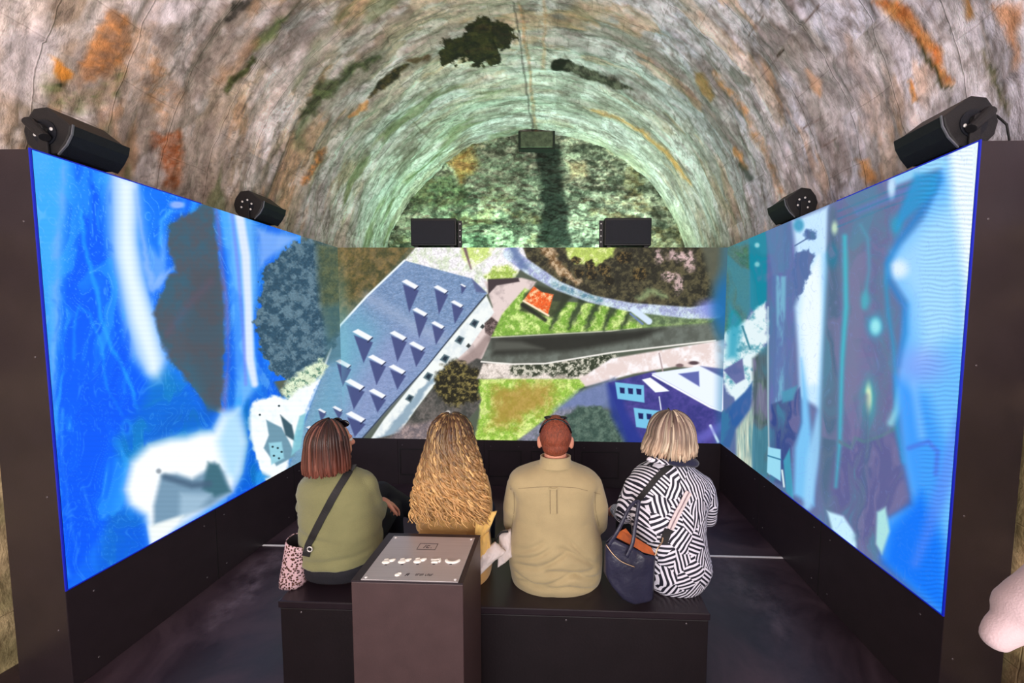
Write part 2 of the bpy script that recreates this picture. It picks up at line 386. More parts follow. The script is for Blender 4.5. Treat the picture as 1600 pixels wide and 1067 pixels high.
# crown lines
p.line([(812, 0), (820, 60), (828, 120), (834, 170), (838, 210)], 5, (196, 130, 84), 3, 0.55, warp=5, wscale=20, tex=tx((120, 100, 80), 9))
p.line([(850, 0), (852, 50), (848, 110)], 5, (188, 136, 96), 3, 0.45, warp=5, wscale=20)
p.line([(802, 0), (812, 60), (822, 130), (834, 212)], 2.5, (70, 60, 56), 1.5, 0.6, warp=4, wscale=14)
p.poly([(900, 0), (960, 0), (950, 22), (905, 45), (880, 30)], (176, 142, 110), 10, 0.6, **W)
# right side
p.line([(870, 102), (885, 103)], 20, (30, 26, 18), 2, 1.0, warp=4, wscale=10)
p.line([(890, 105), (925, 120), (960, 132), (985, 138)], [16, 15, 14, 4], (40, 36, 28), 2, 0.92, tex=tx((100, 94, 80), 7), warp=5, wscale=10)
p.line([(925, 172), (1003, 205), (1055, 255), (1078, 290)], [3, 5, 9, 3], (218, 152, 84), 4, 0.8, warp=5, wscale=18)
p.poly([(1085, 112), (1100, 112), (1122, 145), (1112, 158), (1095, 140)], (160, 122, 70), 4, 0.8, warp=5, wscale=14)
p.line([(1120, 115), (1165, 170), (1200, 235), (1222, 300)], [12, 12, 14, 8], (214, 150, 98), 5, 0.75, tex=tx((190, 160, 150), 10), warp=6, wscale=22)
p.poly([(1145, 97), (1178, 120), (1176, 130), (1160, 132), (1140, 115)], (128, 126, 120), 3, 0.8, warp=4, wscale=10)
p.line([(1150, 232), (1165, 262)], 7, (206, 140, 84), 3, 0.8, warp=4, wscale=14)
p.line([(1160, 258), (1175, 278)], 8, (58, 66, 60), 3, 0.8, warp=4, wscale=14)
p.line([(1259, 108), (1272, 135), (1278, 152)], [8, 14, 5], (212, 142, 82), 4, 0.85, warp=5, wscale=14)
p.poly([(1355, 0), (1405, 0), (1425, 30), (1460, 75), (1478, 130), (1462, 136), (1450, 90), (1415, 50), (1385, 28)], (208, 134, 66), 7, 0.85, tex=tx((190, 100, 40), 12), warp=10, wscale=26)
p.line([(1428, 66), (1440, 95), (1458, 110), (1464, 140), (1480, 140)], [5, 8, 6, 6, 4], (60, 60, 30), 2.5, 0.9, warp=6, wscale=16)
p.line([(1420, 128), (1428, 156)], [7, 6], (210, 130, 56), 3, 0.9, warp=4, wscale=12)
p.poly([(1498, 0), (1520, 0), (1522, 24), (1508, 28)], (216, 150, 80), 6, 0.85, **W)
p.poly([(1560, 0), (1600, 0), (1600, 110), (1585, 70)], (206, 140, 96), 10, 0.8, **W)
p.line([(1530, 85), (1550, 120), (1562, 150), (1576, 180)], [6, 14, 12, 6], (70, 74, 40), 5, 0.85, tex=tx((140, 130, 110), 8), warp=8, wscale=16)
p.poly([(1332, 248), (1350, 252), (1362, 280), (1345, 285)], (208, 140, 76), 6, 0.8, **W)
p.line([(1235, 35), (1265, 65), (1300, 110), (1325, 150), (1350, 185)], 7, (100, 90, 92), 4, 0.55, warp=8, wscale=30)
p.line([(1310, 90), (1340, 110), (1330, 135)], 26, (128, 116, 116), 12, 0.5, **W)
p.line([(1218, 85), (1228, 75)], 4, (52, 40, 32), 1.5, 0.9)
for q in [[(1262, 30), (1285, 5)], [(1170, 55), (1198, 20)], [(1325, 142), (1342, 128)], [(1285, 228), (1312, 214)], [(1258, 200), (1290, 180)]]:
    p.line(q, 2.5, (90, 66, 56), 1.5, 0.7, warp=2, wscale=8)
for q in [[(480, 176), (470, 200)], [(620, 260), (655, 222)], [(640, 185), (668, 215)], [(505, 130), (484, 128)], [(430, 215), (440, 240)]]:
    p.line(q, 2, (84, 74, 60), 1.5, 0.6, warp=3, wscale=8)
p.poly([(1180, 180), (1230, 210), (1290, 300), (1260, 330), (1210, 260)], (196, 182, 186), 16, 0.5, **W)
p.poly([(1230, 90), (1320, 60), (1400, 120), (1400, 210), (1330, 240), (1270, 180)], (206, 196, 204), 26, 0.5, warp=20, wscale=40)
# pale uplight glow by the end wall, painted into the stone colour
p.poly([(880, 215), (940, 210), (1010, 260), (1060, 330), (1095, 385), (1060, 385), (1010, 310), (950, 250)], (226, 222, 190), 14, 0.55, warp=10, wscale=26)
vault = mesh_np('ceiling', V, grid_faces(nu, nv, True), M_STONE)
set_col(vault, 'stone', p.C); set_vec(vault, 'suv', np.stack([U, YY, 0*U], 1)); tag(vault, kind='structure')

# ---- stone side walls under the vault and the end wall
def stone_wall(name, P3, Uc, Vc, n0, n1, C, mat, flip=False):
    o = mesh_np(name, P3, grid_faces(n0, n1, flip), mat); set_col(o, 'stone', C); set_vec(o, 'suv', np.stack([Uc, Vc, 0*Uc], 1))
    return tag(o, kind='structure')
for name, sx in (('wall_left', -1), ('wall_right', 1)):
    a, b_ = np.meshgrid(np.linspace(VY0, VY1, 260), np.linspace(0, VCZ, 90), indexing='ij'); a = a.ravel(); b_ = b_.ravel()
    d = (fbm(a/0.3, b_/0.25, 71, 5)-0.5)*0.06*sstep(0, 0.25, VCZ-b_)
    e0 = (fbm(np.full_like(a, (0 if sx > 0 else PI)*VR)/0.9, a/0.35, 5, 5)-0.5)*0.10
    P3 = np.stack([VCX+sx*(VR+d+e0*(1-sstep(0, 0.25, VCZ-b_))), a, b_], 1)
    C = np.tile(np.array([206, 182, 140.]), (len(a), 1)); C = lay(C, sstep(0.5, 0.66, fbm(a/0.3, b_/0.3, 81)), (150, 140, 100), 0.8); C = lay(C, sstep(0.55, 0.68, fbm(a/0.2, b_/0.2, 99)), (110, 92, 70), 0.8)
    stone_wall(name, P3, b_, a, 260, 90, C, M_STONE, flip=(sx > 0))
n0, n1 = 520, 480
a, b_ = np.meshgrid(np.linspace(-2.55+VCX, 2.55+VCX, n0), np.linspace(0, 4.75, n1), indexing='ij'); a = a.ravel(); b_ = b_.ravel()
d = (fbm(a/0.35, b_/0.22, 15, 5)-0.5)*0.12+(fbm(a/0.08, b_/0.06, 16, 4)-0.5)*0.05
P3 = np.stack([a, VY1-0.04+d, b_], 1); qx, qy = to_px(P3)
t = Paint(qx, qy, (136, 140, 124))
t.C = lay(t.C, sstep(0.42, 0.60, fbm(a/0.30, b_/0.14, 17, 5)), (58, 62, 52), 0.85)
t.C = lay(t.C, sstep(0.56, 0.68, fbm(a/0.22, b_/0.12, 27, 5)), (190, 190, 172), 0.8)
t.C = lay(t.C, sstep(0.60, 0.70, fbm(a/0.5, b_/0.3, 37, 4)), (150, 128, 80), 0.35)
t.C = lay(t.C, sstep(0.5, 0.58, fbm(a/0.07, b_/0.05, 57, 4)), (176, 178, 164), 0.35); t.C = lay(t.C, sstep(0.53, 0.6, fbm(a/0.09, b_/0.06, 67, 4)), (40, 44, 38), 0.45)
t.poly([(835, 225), (876, 225), (880, 300), (892, 387), (838, 387), (846, 300)], (26, 32, 28), 7, 0.9, warp=8, wscale=18)
t.poly([(700, 250), (735, 230), (748, 260), (720, 285)], (178, 132, 70), 7, 0.7, warp=8, wscale=18)
t.poly([(735, 235), (800, 225), (830, 240), (820, 330), (740, 300)], (120, 122, 108), 12, 0.5, warp=10, wscale=18, tex=tx((60, 62, 52), 10))
t.poly([(885, 255), (915, 252), (918, 275), (892, 280)], (196, 172, 138), 5, 0.6, warp=5, wscale=12)
t.poly([(640, 300), (700, 270), (735, 300), (730, 320), (640, 330)], (58, 70, 50), 8, 0.7, warp=10, wscale=18, tex=tx((120, 134, 96), 8))
stone_wall('wall_back', P3, a, b_, n0, n1, t.C, M_TYMP)
# stone block let into the head of the end wall
c0 = at(814, 210, 4.02); c1 = at(864, 234, 4.02)
mb = MB(); mb.box(c0[0], c1[0], 3.93, 4.12, c1[2], c0[2]); bl = mb.obj('trim_1', simple('beam_pocket_stone', (84, 88, 70), 0.85, var=0.5, scale=14, bump=0.8), bevel=0.012); tag(bl, kind='structure')
mb = MB(); mb.box(c0[0]-0.03, c1[0]+0.03, 3.95, 4.12, c1[2]-0.02, c1[2]); mb.box(c1[0], c1[0]+0.03, 3.93, 4.12, c1[2], c0[2]); mb.box(c0[0]-0.03, c0[0], 3.93, 4.12, c1[2], c0[2])
tag(mb.obj('trim_2', simple('dark_joint', (34, 36, 30), 0.9)), kind='structure')

# ---- floor: dark vinyl with scuffs and dust
m, nt, b = mat_new('dark_vinyl_floor'); L = nt.links
tc = N(nt, 'ShaderNodeTexCoord')
n1 = N(nt, 'ShaderNodeTexNoise'); n1.inputs['Scale'].default_value = 1.3; n1.inputs['Detail'].default_value = 10; n1.inputs['Roughness'].default_value = 0.66; n1.inputs['Distortion'].default_value = 1.2
n2 = N(nt, 'ShaderNodeTexNoise'); n2.inputs['Scale'].default_value = 9; n2.inputs['Detail'].default_value = 12; n2.inputs['Roughness'].default_value = 0.7
L.new(tc.outputs['Object'], n1.inputs[0]); L.new(tc.outputs['Object'], n2.inputs[0])
at_n = N(nt, 'ShaderNodeAttribute'); at_n.attribute_name = 'dust'
r = N(nt, 'ShaderNodeValToRGB'); e = r.color_ramp.elements; e[0].position = 0.42; e[0].color = rgb((44, 30, 40)); e[1].position = 0.70; e[1].color = rgb((80, 62, 72))
L.new(n1.outputs['Fac'], r.inputs[0])
mx = N(nt, 'ShaderNodeMix', data_type='RGBA'); L.new(r.outputs[0], mx.inputs[6]); mx.inputs[7].default_value = rgb((150, 132, 146))
r3 = N(nt, 'ShaderNodeValToRGB'); r3.color_ramp.elements[0].position = 0.36; r3.color_ramp.elements[1].position = 1.0; L.new(n2.outputs['Fac'], r3.inputs[0])
mm = N(nt, 'ShaderNodeMath', operation='MULTIPLY'); L.new(at_n.outputs['Fac'], mm.inputs[0]); L.new(r3.outputs[0], mm.inputs[1]); L.new(mm.outputs[0], mx.inputs[0])
L.new(mx.outputs[2], b.inputs['Base Color'])
r4 = N(nt, 'ShaderNodeMapRange'); r4.inputs[1].default_value = 0.3; r4.inputs[2].default_value = 0.7; r4.inputs[3].default_value = 0.30; r4.inputs[4].default_value = 0.55; L.new(n1.outputs['Fac'], r4.inputs[0]); L.new(r4.outputs[0], b.inputs['Roughness'])
bp = N(nt, 'ShaderNodeBump'); bp.inputs['Strength'].default_value = 0.15; bp.inputs['Distance'].default_value = 0.01; L.new(n2.outputs['Fac'], bp.inputs['Height']); L.new(bp.outputs[0], b.inputs['Normal'])
M_FLOOR = m
a, b_ = np.meshgrid(np.linspace(-2.6, 2.5, 300), np.linspace(VY0, VY1, 400), indexing='ij'); a = a.ravel(); b_ = b_.ravel()
fx, fy = to_px(np.stack([a, b_, 0*a], 1)); q = Paint(fx, fy, (0, 0, 0))
q.line([(432, 870), (400, 910), (350, 950), (330, 975)], [26, 34, 24, 10], (255, 255, 255), 14, 0.9, warp=18, wscale=30)
q.line([(1140, 880), (1160, 920), (1200, 945), (1230, 990)], [14, 26, 22, 16], (255, 255, 255), 16, 0.7, warp=20, wscale=30)
q.line([(1130, 885), (1200, 960), (1260, 1060)], 90, (120, 120, 120), 40, 0.35, warp=20, wscale=40)
fl = mesh_np('floor', np.stack([a, b_, 0*a], 1), grid_faces(300, 400), M_FLOOR)
at_ = fl.data.attributes.new('dust', 'FLOAT', 'POINT'); at_.data.foreach_set('value', (q.C[:, 0]/255).astype(np.float32)); tag(fl, kind='structure')
M_STRIP = simple('aluminium_strip', (238, 234, 240), 0.5, 0.0, var=0.05)
mb = MB(); mb.box(-1.999, 1.999, 1.097, 1.111, 0, 0.005); tag(mb.obj('trim_3', M_STRIP), kind='structure')

# ---- black partitions that carry the video walls: kick panels, end panels, back
M_BLACK = simple('black_laminate', (46, 37, 43), 0.38, var=0.10, scale=9, bump=0.05, bscale=120)
M_SCREW = simple('screw_head', (120, 112, 118), 0.35, 0.7)
M_GAP = simple('panel_gap', (10, 8, 10), 0.9)
def partition(name, boxes, gaps):
    mb = MB()
    for bx in boxes: mb.box(*bx)
    o = mb.obj(name, M_BLACK, bevel=0.003); tag(o, kind='structure')
    for gp in gaps:
        g_ = MB(); g_.box(*gp); g_.obj('panel_joint', M_GAP, o)
    return o
OUT = 2.266
pl_ = partition('trim_4', [(-OUT, -2.0, 0, 2.46, 0, SCT)], [(-2.0005, -1.9992, 0.735, 0.739, 0.0, 0.49), (-2.0005, -1.9992, 1.45, 1.454, 0.0, 0.49)])
pr_ = partition('trim_5', [(2.0, OUT, 0, 2.46, 0, SCT)], [(1.9992, 2.0005, 0.735, 0.739, 0.0, 0.49), (1.9992, 2.0005, 1.45, 1.454, 0.0, 0.49)])
pb_ = partition('trim_6', [(-2.0, 2.0, SCD, 2.46, 0, SCT)], [(x-0.002, x+0.002, SCD-0.0008, SCD+0.0005, 0.0, 0.49) for x in (-1.41, -0.48, 0.48, 1.41)])
def screw(parent, c, ax):
    s_ = MB(); s_.ball(c, (0.0022, 0.005, 0.005) if ax == 0 else (0.005, 0.0022, 0.005), 8, 6); s_.obj('screw', M_SCREW, parent, smooth=True)
for y in (0.10, 0.66, 0.80, 1.38, 1.52, 2.05):
    for z in (0.07, 0.42): screw(pl_, (-1.9995, y, z), 0); screw(pr_, (1.9995, y, z), 0)
for sx, pp in ((-1, pl_), (1, pr_)):
    for z in (0.3, 0.95, 1.6, 2.2): screw(pp, (sx*2.05, -0.0005, z), 1)
# recessed access hatches in the back kick panel
for x0, x1 in ((-1.39, -1.02), (-0.44, -0.08), (0.02, 0.40), (0.55, 0.95)):
    hb = MB()
    for (q0, q1, r0, r1) in ((x0, x1, 0.10, 0.112), (x0, x1, 0.378, 0.39), (x0, x0+0.012, 0.112, 0.378), (x1-0.012, x1, 0.112, 0.378)): hb.box(q0, q1, SCD-0.006, SCD+0.001, r0, r1)
    hb.obj('hatch', simple('hatch_black', (30, 25, 29), 0.5, var=0.05), pb_)
    for sxx in (x0+0.03, x1-0.03): screw(pb_, (sxx, SCD-0.001, 0.43), 1)
# ================================================================== VIDEO WALLS
def picture(X, Y, side):
    p = Paint(X, Y, (88, 96, 82))
    nz = lambda c, s, seed, lo=0.4, hi=0.6, sy=None: (c, s, seed, lo, hi) if sy is None else (c, s, seed, lo, hi, sy)
    # ---------------- aerial view on the back wall
    p.poly([(500, 380), (645, 380), (625, 405), (531, 508), (500, 520)], (118, 98, 58), 2, tex=nz((78, 74, 52), 6, 5))
    p.poly([(500, 380), (660, 380), (570, 470), (500, 530)], (150, 130, 90), 6, 0.5, tex=nz((70, 78, 50), 11, 15))
    p.poly([(632, 407), (655, 380), (840, 380), (800, 440), (760, 460)], (236, 232, 236), 2, tex=nz((205, 215, 190), 12, 9, 0.5, 0.65))
    p.poly([(716, 380), (775, 380), (768, 398), (738, 420), (722, 400)], (196, 216, 120), 4, 0.9, warp=5, wscale=14, tex=nz((240, 240, 210), 8, 11, 0.5, 0.6))
    p.poly([(758, 432), (770, 418), (790, 412), (808, 425), (800, 445), (770, 448)], (160, 186, 84), 3, 0.95, warp=5, wscale=10, tex=nz((230, 236, 170), 7, 12, 0.5, 0.6))
    p.line([(726, 387), (736, 420)], [5, 2], (110, 80, 96), 2, 0.9)
    p.poly([(757, 440), (782, 437), (815, 434), (838, 440), (820, 470), (800, 500), (790, 525), (752, 562), (740, 580), (690, 600), (700, 560), (770, 480)], (222, 204, 200), 2, tex=nz((186, 170, 168), 16, 31, 0.5, 0.62))
    p.poly([(762, 436), (810, 434), (812, 440), (776, 446), (763, 460)], (70, 60, 62), 1.5)
    # roof
    roof = [(632, 407), (737, 435), (761, 458), (666, 574), (560, 690), (430, 780), (478, 645), (503, 583), (531, 509), (573, 463)]
    p.poly(roof, (136, 158, 192), 1.2, tex=nz((108, 134, 170), 5, 41, 0.3, 0.7, 2.2))
    p.poly([(531, 509), (560, 480), (600, 520), (560, 600), (520, 690), (430, 780), (478, 645), (503, 583)], (112, 172, 196), 26, 0.65)
    p.poly([(600, 520), (690, 520), (640, 600), (580, 660), (540, 690), (545, 600)], (150, 156, 200), 30, 0.45)
    p.line([(575, 463), (640, 505), (690, 530)], 14, (168, 180, 205), 12, 0.5)
    p.poly([(737, 435), (761, 458), (744, 456)], (84, 90, 130), 2, 0.8)
    p.line([(632, 407), (573, 463), (531, 509), (503, 583), (470, 665), (440, 740)], 3, (232, 240, 246), 1.2)
    p.line([(500, 387), (660, 387)], 0.1, (90, 150, 180), 0.1, 0)
    p.poly([(760, 462), (772, 488), (732, 545), (697, 577), (650, 640), (622, 680), (575, 692), (600, 655), (666, 574)], (234, 238, 236), 1.5, tex=nz((214, 222, 226), 16, 51, 0.5, 0.65))
    p.line([(758, 462), (716, 512), (666, 574), (610, 634), (560, 692)], 1.8, (60, 70, 90), 0.8)
    p.line([(700, 572), (668, 600), (640, 640), (600, 690)], [3, 9, 14, 16], (124, 150, 170), 3, 0.8, warp=5, wscale=12)
    for (x, y, s) in ((741, 505, 1.0), (718, 531, 1.0), (695, 560, 1.0), (669, 588, 1.0), (640, 622, .9)):
        p.poly([(x-8*s, y+2*s), (x-1*s, y-7*s), (x+8*s, y-3*s), (x+2*s, y+8*s)], (96, 116, 124), 1); p.poly([(x-4*s, y+1*s), (x, y-4*s), (x+5*s, y-2*s), (x+1*s, y+5*s)], (40, 54, 66), 1)
    for (x, y) in ((754, 510), (732, 540), (706, 574)): p.poly([(x-4, y+1), (x, y-4), (x+4, y), (x, y+4)], (60, 66, 66), 1)
    p.poly([(757, 505), (768, 495), (784, 508), (770, 528), (758, 520)], (74, 62, 60), 1.5, tex=nz((140, 120, 118), 4, 61))
    p.poly([(705, 570), (740, 545), (762, 520), (768, 530), (748, 565), (700, 610), (690, 590)], (150, 130, 126), 4, 0.8)
    # dormers: (centre x, centre y, tip x, tip y, scale)
    D = [(520, 245, 515, 382, 1), (675, 270, 665, 392, .85), (757, 343, 745, 440, .75), (570, 385, 565, 512, .9), (660, 450, 650, 545, .8), (280, 502, 285, 637, 1.2),
         (460, 505, 455, 632, 1), (555, 557, 550, 657, .95), (352, 627, 350, 748, 1.05), (183, 645, 180, 755, .9), (455, 675, 455, 772, 1), (240, 752, 235, 872, 1.15), (355, 797, 355, 887, 1), (245, 916, 240, 1010, 1.15), (75, 882, 70, 930, .5), (153, 872, 160, 920, .6), (25, 975, 20, 1040, .7), (788, 248, 780, 290, .35)]
    for (cx, cy, tx_, ty, s) in D:
        cx = 480+.3094*cx; cy = 370+.3094*cy; tx_ = 480+.3094*tx_; ty = 370+.3094*ty; w = 13.5*s
        p.poly([(cx-w*.85, cy-2), (cx+w*1.0, cy+8*s), (tx_, ty)], (70, 78, 124), 1.3, 0.92)
        p.poly([(cx-w, cy-6*s), (cx-w*.45, cy-9.5*s), (cx+w*.98, cy+1*s), (cx+w*.6, cy+6*s)], (236, 238, 244), 1.0)
        p.line([(cx+w*.95, cy+2*s), (cx+w*.5, cy+7.5*s)], 1.8*s, (50, 56, 86), 0.8)
    # tree by the facade and ground below it
    p.poly([(745, 560), (770, 566), (765, 600), (745, 640), (700, 692), (560, 692), (625, 676), (650, 640), (690, 590)], (74, 74, 70), 2, tex=nz((110, 104, 100), 12, 71))
    p.poly([(630, 665), (690, 655), (690, 692), (600, 692)], (176, 154, 152), 5, 0.8, tex=nz((120, 110, 116), 8, 73))
    p.blob(717, 598, 38, 34, (42, 40, 28), 0.12, warp=9, wscale=12, tex=nz((134, 122, 74), 4.5, 75, 0.5, 0.62))
    p.line([(668, 690), (690, 655), (700, 645)], 7, (236, 228, 222), 2)
    # lawn
    p.poly([(748, 592), (790, 588), (905, 590), (918, 600), (885, 640), (840, 668), (806, 692), (742, 692), (750, 640)], (146, 184, 74), 3, warp=5, wscale=12, tex=nz((206, 222, 134), 7, 81, 0.45, 0.6))
    p.poly([(770, 610), (870, 600), (860, 630), (800, 665), (770, 660)], (170, 130, 64), 16, 0.75, warp=18, wscale=14)
    p.line([(845, 668), (880, 645), (918, 602)], 5, (50, 56, 40), 2, 0.8, warp=5, wscale=10)
    # strips along the road
    p.poly([(755, 568), (955, 560), (1000, 560), (960, 592), (745, 592)], (226, 214, 206), 2, tex=nz((170, 160, 150), 12, 83, 0.5, 0.65))
    p.poly([(800, 568), (960, 555), (968, 574), (930, 586), (800, 584)], (50, 58, 42), 4, 0.95, warp=10, wscale=9, tex=nz((206, 202, 186), 5, 85, 0.5, 0.58))
    p.poly([(955, 560), (1145, 528), (1145, 585), (1060, 572), (990, 584), (915, 604), (905, 592)], (224, 206, 202), 2, tex=nz((244, 238, 240), 16, 87, 0.45, 0.6))
    p.line([(1030, 552), (1036, 582)], 2, (170, 150, 150), 1); p.blob(1084, 567, 8, 3, (90, 72, 76), 0.4); p.blob(1062, 571, 6, 3, (120, 100, 100), 0.4)
    p.poly([(768, 527), (800, 525), (955, 516), (1112, 500), (1125, 530), (955, 551), (852, 568), (800, 568), (752, 563)], (92, 96, 88), 1.5, tex=nz((112, 118, 110), 18, 89))
    p.poly([(768, 528), (955, 518), (1040, 512), (1000, 530), (900, 548), (770, 556)], (44, 44, 38), 7, 0.9)
    p.poly([(772, 532), (815, 534), (850, 545), (770, 548)], (104, 106, 98), 5, 0.7)
    p.line([(768, 527), (955, 517), (1025, 508)], 2, (214, 214, 200), 1, 0.8)
    p.line([(752, 565), (800, 569), (852, 568), (955, 551), (1118, 532)], 2.4, (236, 232, 226), 1)
    # lawn above the road with tree shadows
    p.poly([(785, 490), (820, 450), (860, 470), (1000, 478), (1120, 495), (1112, 503), (955, 516), (768, 526)], (124, 166, 66), 2, tex=nz((204, 224, 140), 8, 91, 0.45, 0.6))
    for k, x in enumerate((872, 900, 928, 955, 985)):
        p.line([(x+14, 462), (x-2, 490), (x-12, 514)], [12, 10, 4], (46, 58, 42), 4, 0.85, warp=5, wscale=10)
    p.poly([(1000, 470), (1120, 492), (1110, 505), (1010, 512), (985, 500)], (84, 100, 78), 6, 0.9, tex=nz((130, 150, 110), 9, 93))
    p.poly([(820, 458), (840, 445), (895, 462), (862, 496), (812, 486)], (54, 58, 44), 3, 0.8)
    # wooded park
    p.poly([(815, 380), (1145, 380), (1145, 480), (1085, 490), (1000, 478), (930, 462), (870, 440), (826, 412)], (50, 48, 38), 2, tex=nz((94, 88, 64), 7, 95, 0.45, 0.6))
    p.line([(852, 385), (866, 410), (885, 430), (905, 442)], [14, 16, 14, 6], (206, 180, 148), 4, 0.95, warp=7, wscale=9, tex=nz((120, 92, 60), 5, 96))
    p.poly([(884, 385), (962, 385), (955, 402), (930, 415), (900, 412), (884, 400)], (186, 206, 104), 3, 0.95, warp=4, wscale=10, tex=nz((226, 232, 160), 7, 97, 0.5, 0.6))
    for x, y, r_ in ((900, 404, 7), (922, 413, 9), (944, 420, 10), (925, 428, 9), (905, 425, 8), (952, 436, 9), (975, 400, 12), (1000, 425, 12), (880, 436, 6)):
        p.blob(x, y+2, r_, r_*.9, (36, 34, 24), 0.25, 0.95, warp=4, wscale=7, tex=nz((120, 100, 62), 3.5, int(x) % 50, 0.5, 0.6))
    for x, y, a_, b_ in ((1060, 400, 18, 8), (1078, 408, 10, 14), (1046, 432, 12, 7), (1030, 402, 5, 12), (1060, 445, 6, 14)):
        p.blob(x, y, a_, b_, (222, 190, 190), 0.5, 0.85, warp=7, wscale=7, tex=nz((80, 76, 66), 5, 99, 0.5, 0.6))
    p.line([(1000, 465), (1016, 452), (1040, 462)], 8, (160, 180, 130), 5, 0.7, warp=6, wscale=8)
    p.poly([(1095, 380), (1142, 380), (1142, 478), (1118, 470), (1106, 430)], (96, 98, 84), 7, 0.9)
    # path
    p.line([(796, 396), (826, 418), (871, 446), (924, 467), (985, 480), (1078, 489), (1120, 486)], [20, 20, 15, 12, 14, 18, 22], (160, 166, 206), 2, 0.95, tex=nz((206, 222, 232), 9, 101, 0.4, 0.6))
    p.line([(865, 444), (900, 458), (938, 470)], 9, (70, 120, 136), 3, 0.7, tex=nz((180, 200, 200), 6, 103))
    p.line([(990, 484), (1014, 502)], 10, (206, 222, 238), 1.5); p.line([(985, 490), (1004, 506)], 3, (110, 130, 170), 1)
    p.line([(800, 380), (806, 400), (820, 416)], 12, (92, 112, 156), 5, 0.8, warp=5, wscale=9)
    p.poly([(818, 469), (834, 447), (846, 456), (865, 460), (856, 492)], (226, 98, 44), 1.2, tex=nz((246, 196, 150), 5, 105, 0.52, 0.62))
    p.line([(818, 470), (857, 493)], 3, (250, 226, 196), 1); p.line([(816, 476), (852, 500)], 6, (40, 42, 34), 2, 0.9)
    p.blob(1112, 482, 22, 14, (130, 140, 214), 0.6, 0.8)
    # buildings low right
    p.poly([(800, 695), (858, 650), (905, 614), (960, 590), (968, 612), (930, 640), (880, 650), (850, 695)], (140, 140, 158), 3, tex=nz((106, 112, 120), 8, 111))
    p.poly([(866, 640), (905, 610), (962, 592), (968, 640), (905, 636)], (112, 128, 176), 7, 0.8)
    p.poly([(862, 695), (884, 650), (905, 636), (938, 634), (972, 655), (992, 695)], (66, 86, 78), 3, warp=4, wscale=9, tex=nz((96, 116, 104), 7, 113))
    p.poly([(950, 598), (1022, 580), (1128, 634), (1145, 640), (1145, 695), (985, 695), (970, 655)], (84, 76, 150), 2, tex=nz((62, 62, 128), 16, 115))
    p.poly([(948, 600), (968, 598), (978, 640), (1008, 695), (978, 695), (955, 650)], (44, 60, 140), 6, 0.85)
    p.poly([(1018, 583), (1094, 572), (1145, 592), (1145, 630), (1128, 642), (1109, 634)], (228, 236, 250), 1.2)
    p.line([(1020, 586), (1110, 636), (1127, 642)], 3, (246, 250, 255), 1)
    p.poly([(1060, 584), (1092, 580), (1093, 604)], (96, 104, 168), 1.5); p.poly([(1095, 572), (1145, 578), (1145, 598)], (84, 92, 150), 2, 0.9)
    p.poly([(1003, 593), (1016, 590), (1046, 611), (1024, 613)], (240, 246, 252), 1)
    for (x, y, w_, h_, n) in ((961, 597, 45, 28, 3), (990, 637, 42, 32, 3)):
        p.poly([(x, y), (x+w_, y+5), (x+w_+1, y+h_+4), (x+4, y+h_-2)], (120, 190, 222), 1)
        for k in range(n): p.poly([(x+7+k*13, y+8+k), (x+15+k*13, y+9+k), (x+15+k*13, y+18+k), (x+8+k*13, y+17+k)], (34, 40, 96), .8)
    p.line([(1030, 620), (1033, 640)], 1.6, (230, 240, 250), .8); p.line([(1110, 665), (1122, 690)], 4, (220, 236, 250), 1.5); p.line([(1085, 690), (1145, 655)], 14, (112, 110, 200), 6, 0.6)
    if side == 'back':
        p.poly([(1128, 380), (1145, 380), (1145, 695), (1120, 695), (1122, 560), (1118, 500)], (50, 120, 160), 10, 0.5)
        p.blob(1137, 478, 24, 44, (30, 108, 170), 0.6, 0.85)
        p.blob(531, 530, 14, 90, (120, 190, 200), 0.8, 0.35)
    # ---------------- left wall
    if side == 'left':
        bl = (24, 122, 246)
        p.poly([(0, 150), (395, 290), (470, 355), (470, 590), (400, 600), (300, 1000), (0, 1000)], bl, 1)
        p.poly([(395, 300), (470, 360), (455, 385), (405, 470), (398, 540), (440, 620), (500, 588), (478, 645), (430, 780), (350, 830), (360, 500)], (20, 108, 226), 6)
        p.poly([(400, 355), (470, 370), (430, 400), (405, 420)], (150, 190, 250), 10, 0.8)
        p.poly([(30, 200), (110, 235), (92, 420), (95, 600), (80, 600), (60, 420)], (74, 178, 252), 16, 0.9)
        p.line([(100, 260), (90, 400), (85, 560), (95, 700)], [10, 12, 8, 5], (120, 176, 252), 8, 0.7, warp=6, wscale=30)
        p.poly([(120, 250), (150, 265), (165, 380), (185, 480), (220, 560), (240, 640), (200, 700), (170, 820), (100, 920), (95, 780), (88, 620), (98, 480), (112, 380)], (0, 92, 250), 8, 0.9, warp=5, wscale=30)
        p.line([(128, 330), (135, 400), (150, 450), (160, 500), (175, 545), (200, 590), (215, 640)], 6, (30, 150, 250), 3, 0.8, warp=4, wscale=18)
        p.line([(114, 560), (118, 500), (124, 478), (140, 490), (160, 540), (165, 600), (190, 650)], 4, (20, 130, 248), 3, 0.9, warp=4, wscale=18)
        p.line([(96, 640), (100, 740), (112, 820), (122, 862)], 4, (40, 130, 250), 3, 0.8, warp=4, wscale=20); p.line([(130, 760), (140, 800), (148, 822)], 4, (50, 140, 250), 3, 0.7)
        p.line([(100, 880), (108, 900)], 8, (60, 150, 250), 5, 0.8)
        p.poly([(168, 262), (222, 283), (216, 380), (232, 450), (248, 510), (262, 560), (258, 600), (240, 600), (206, 556), (190, 480), (172, 380)], (160, 200, 252), 14, 0.95)
        p.poly([(184, 275), (210, 282), (208, 360), (216, 430), (236, 500), (250, 560), (250, 596), (232, 580), (206, 500), (186, 400)], (226, 242, 255), 12, 1.0)
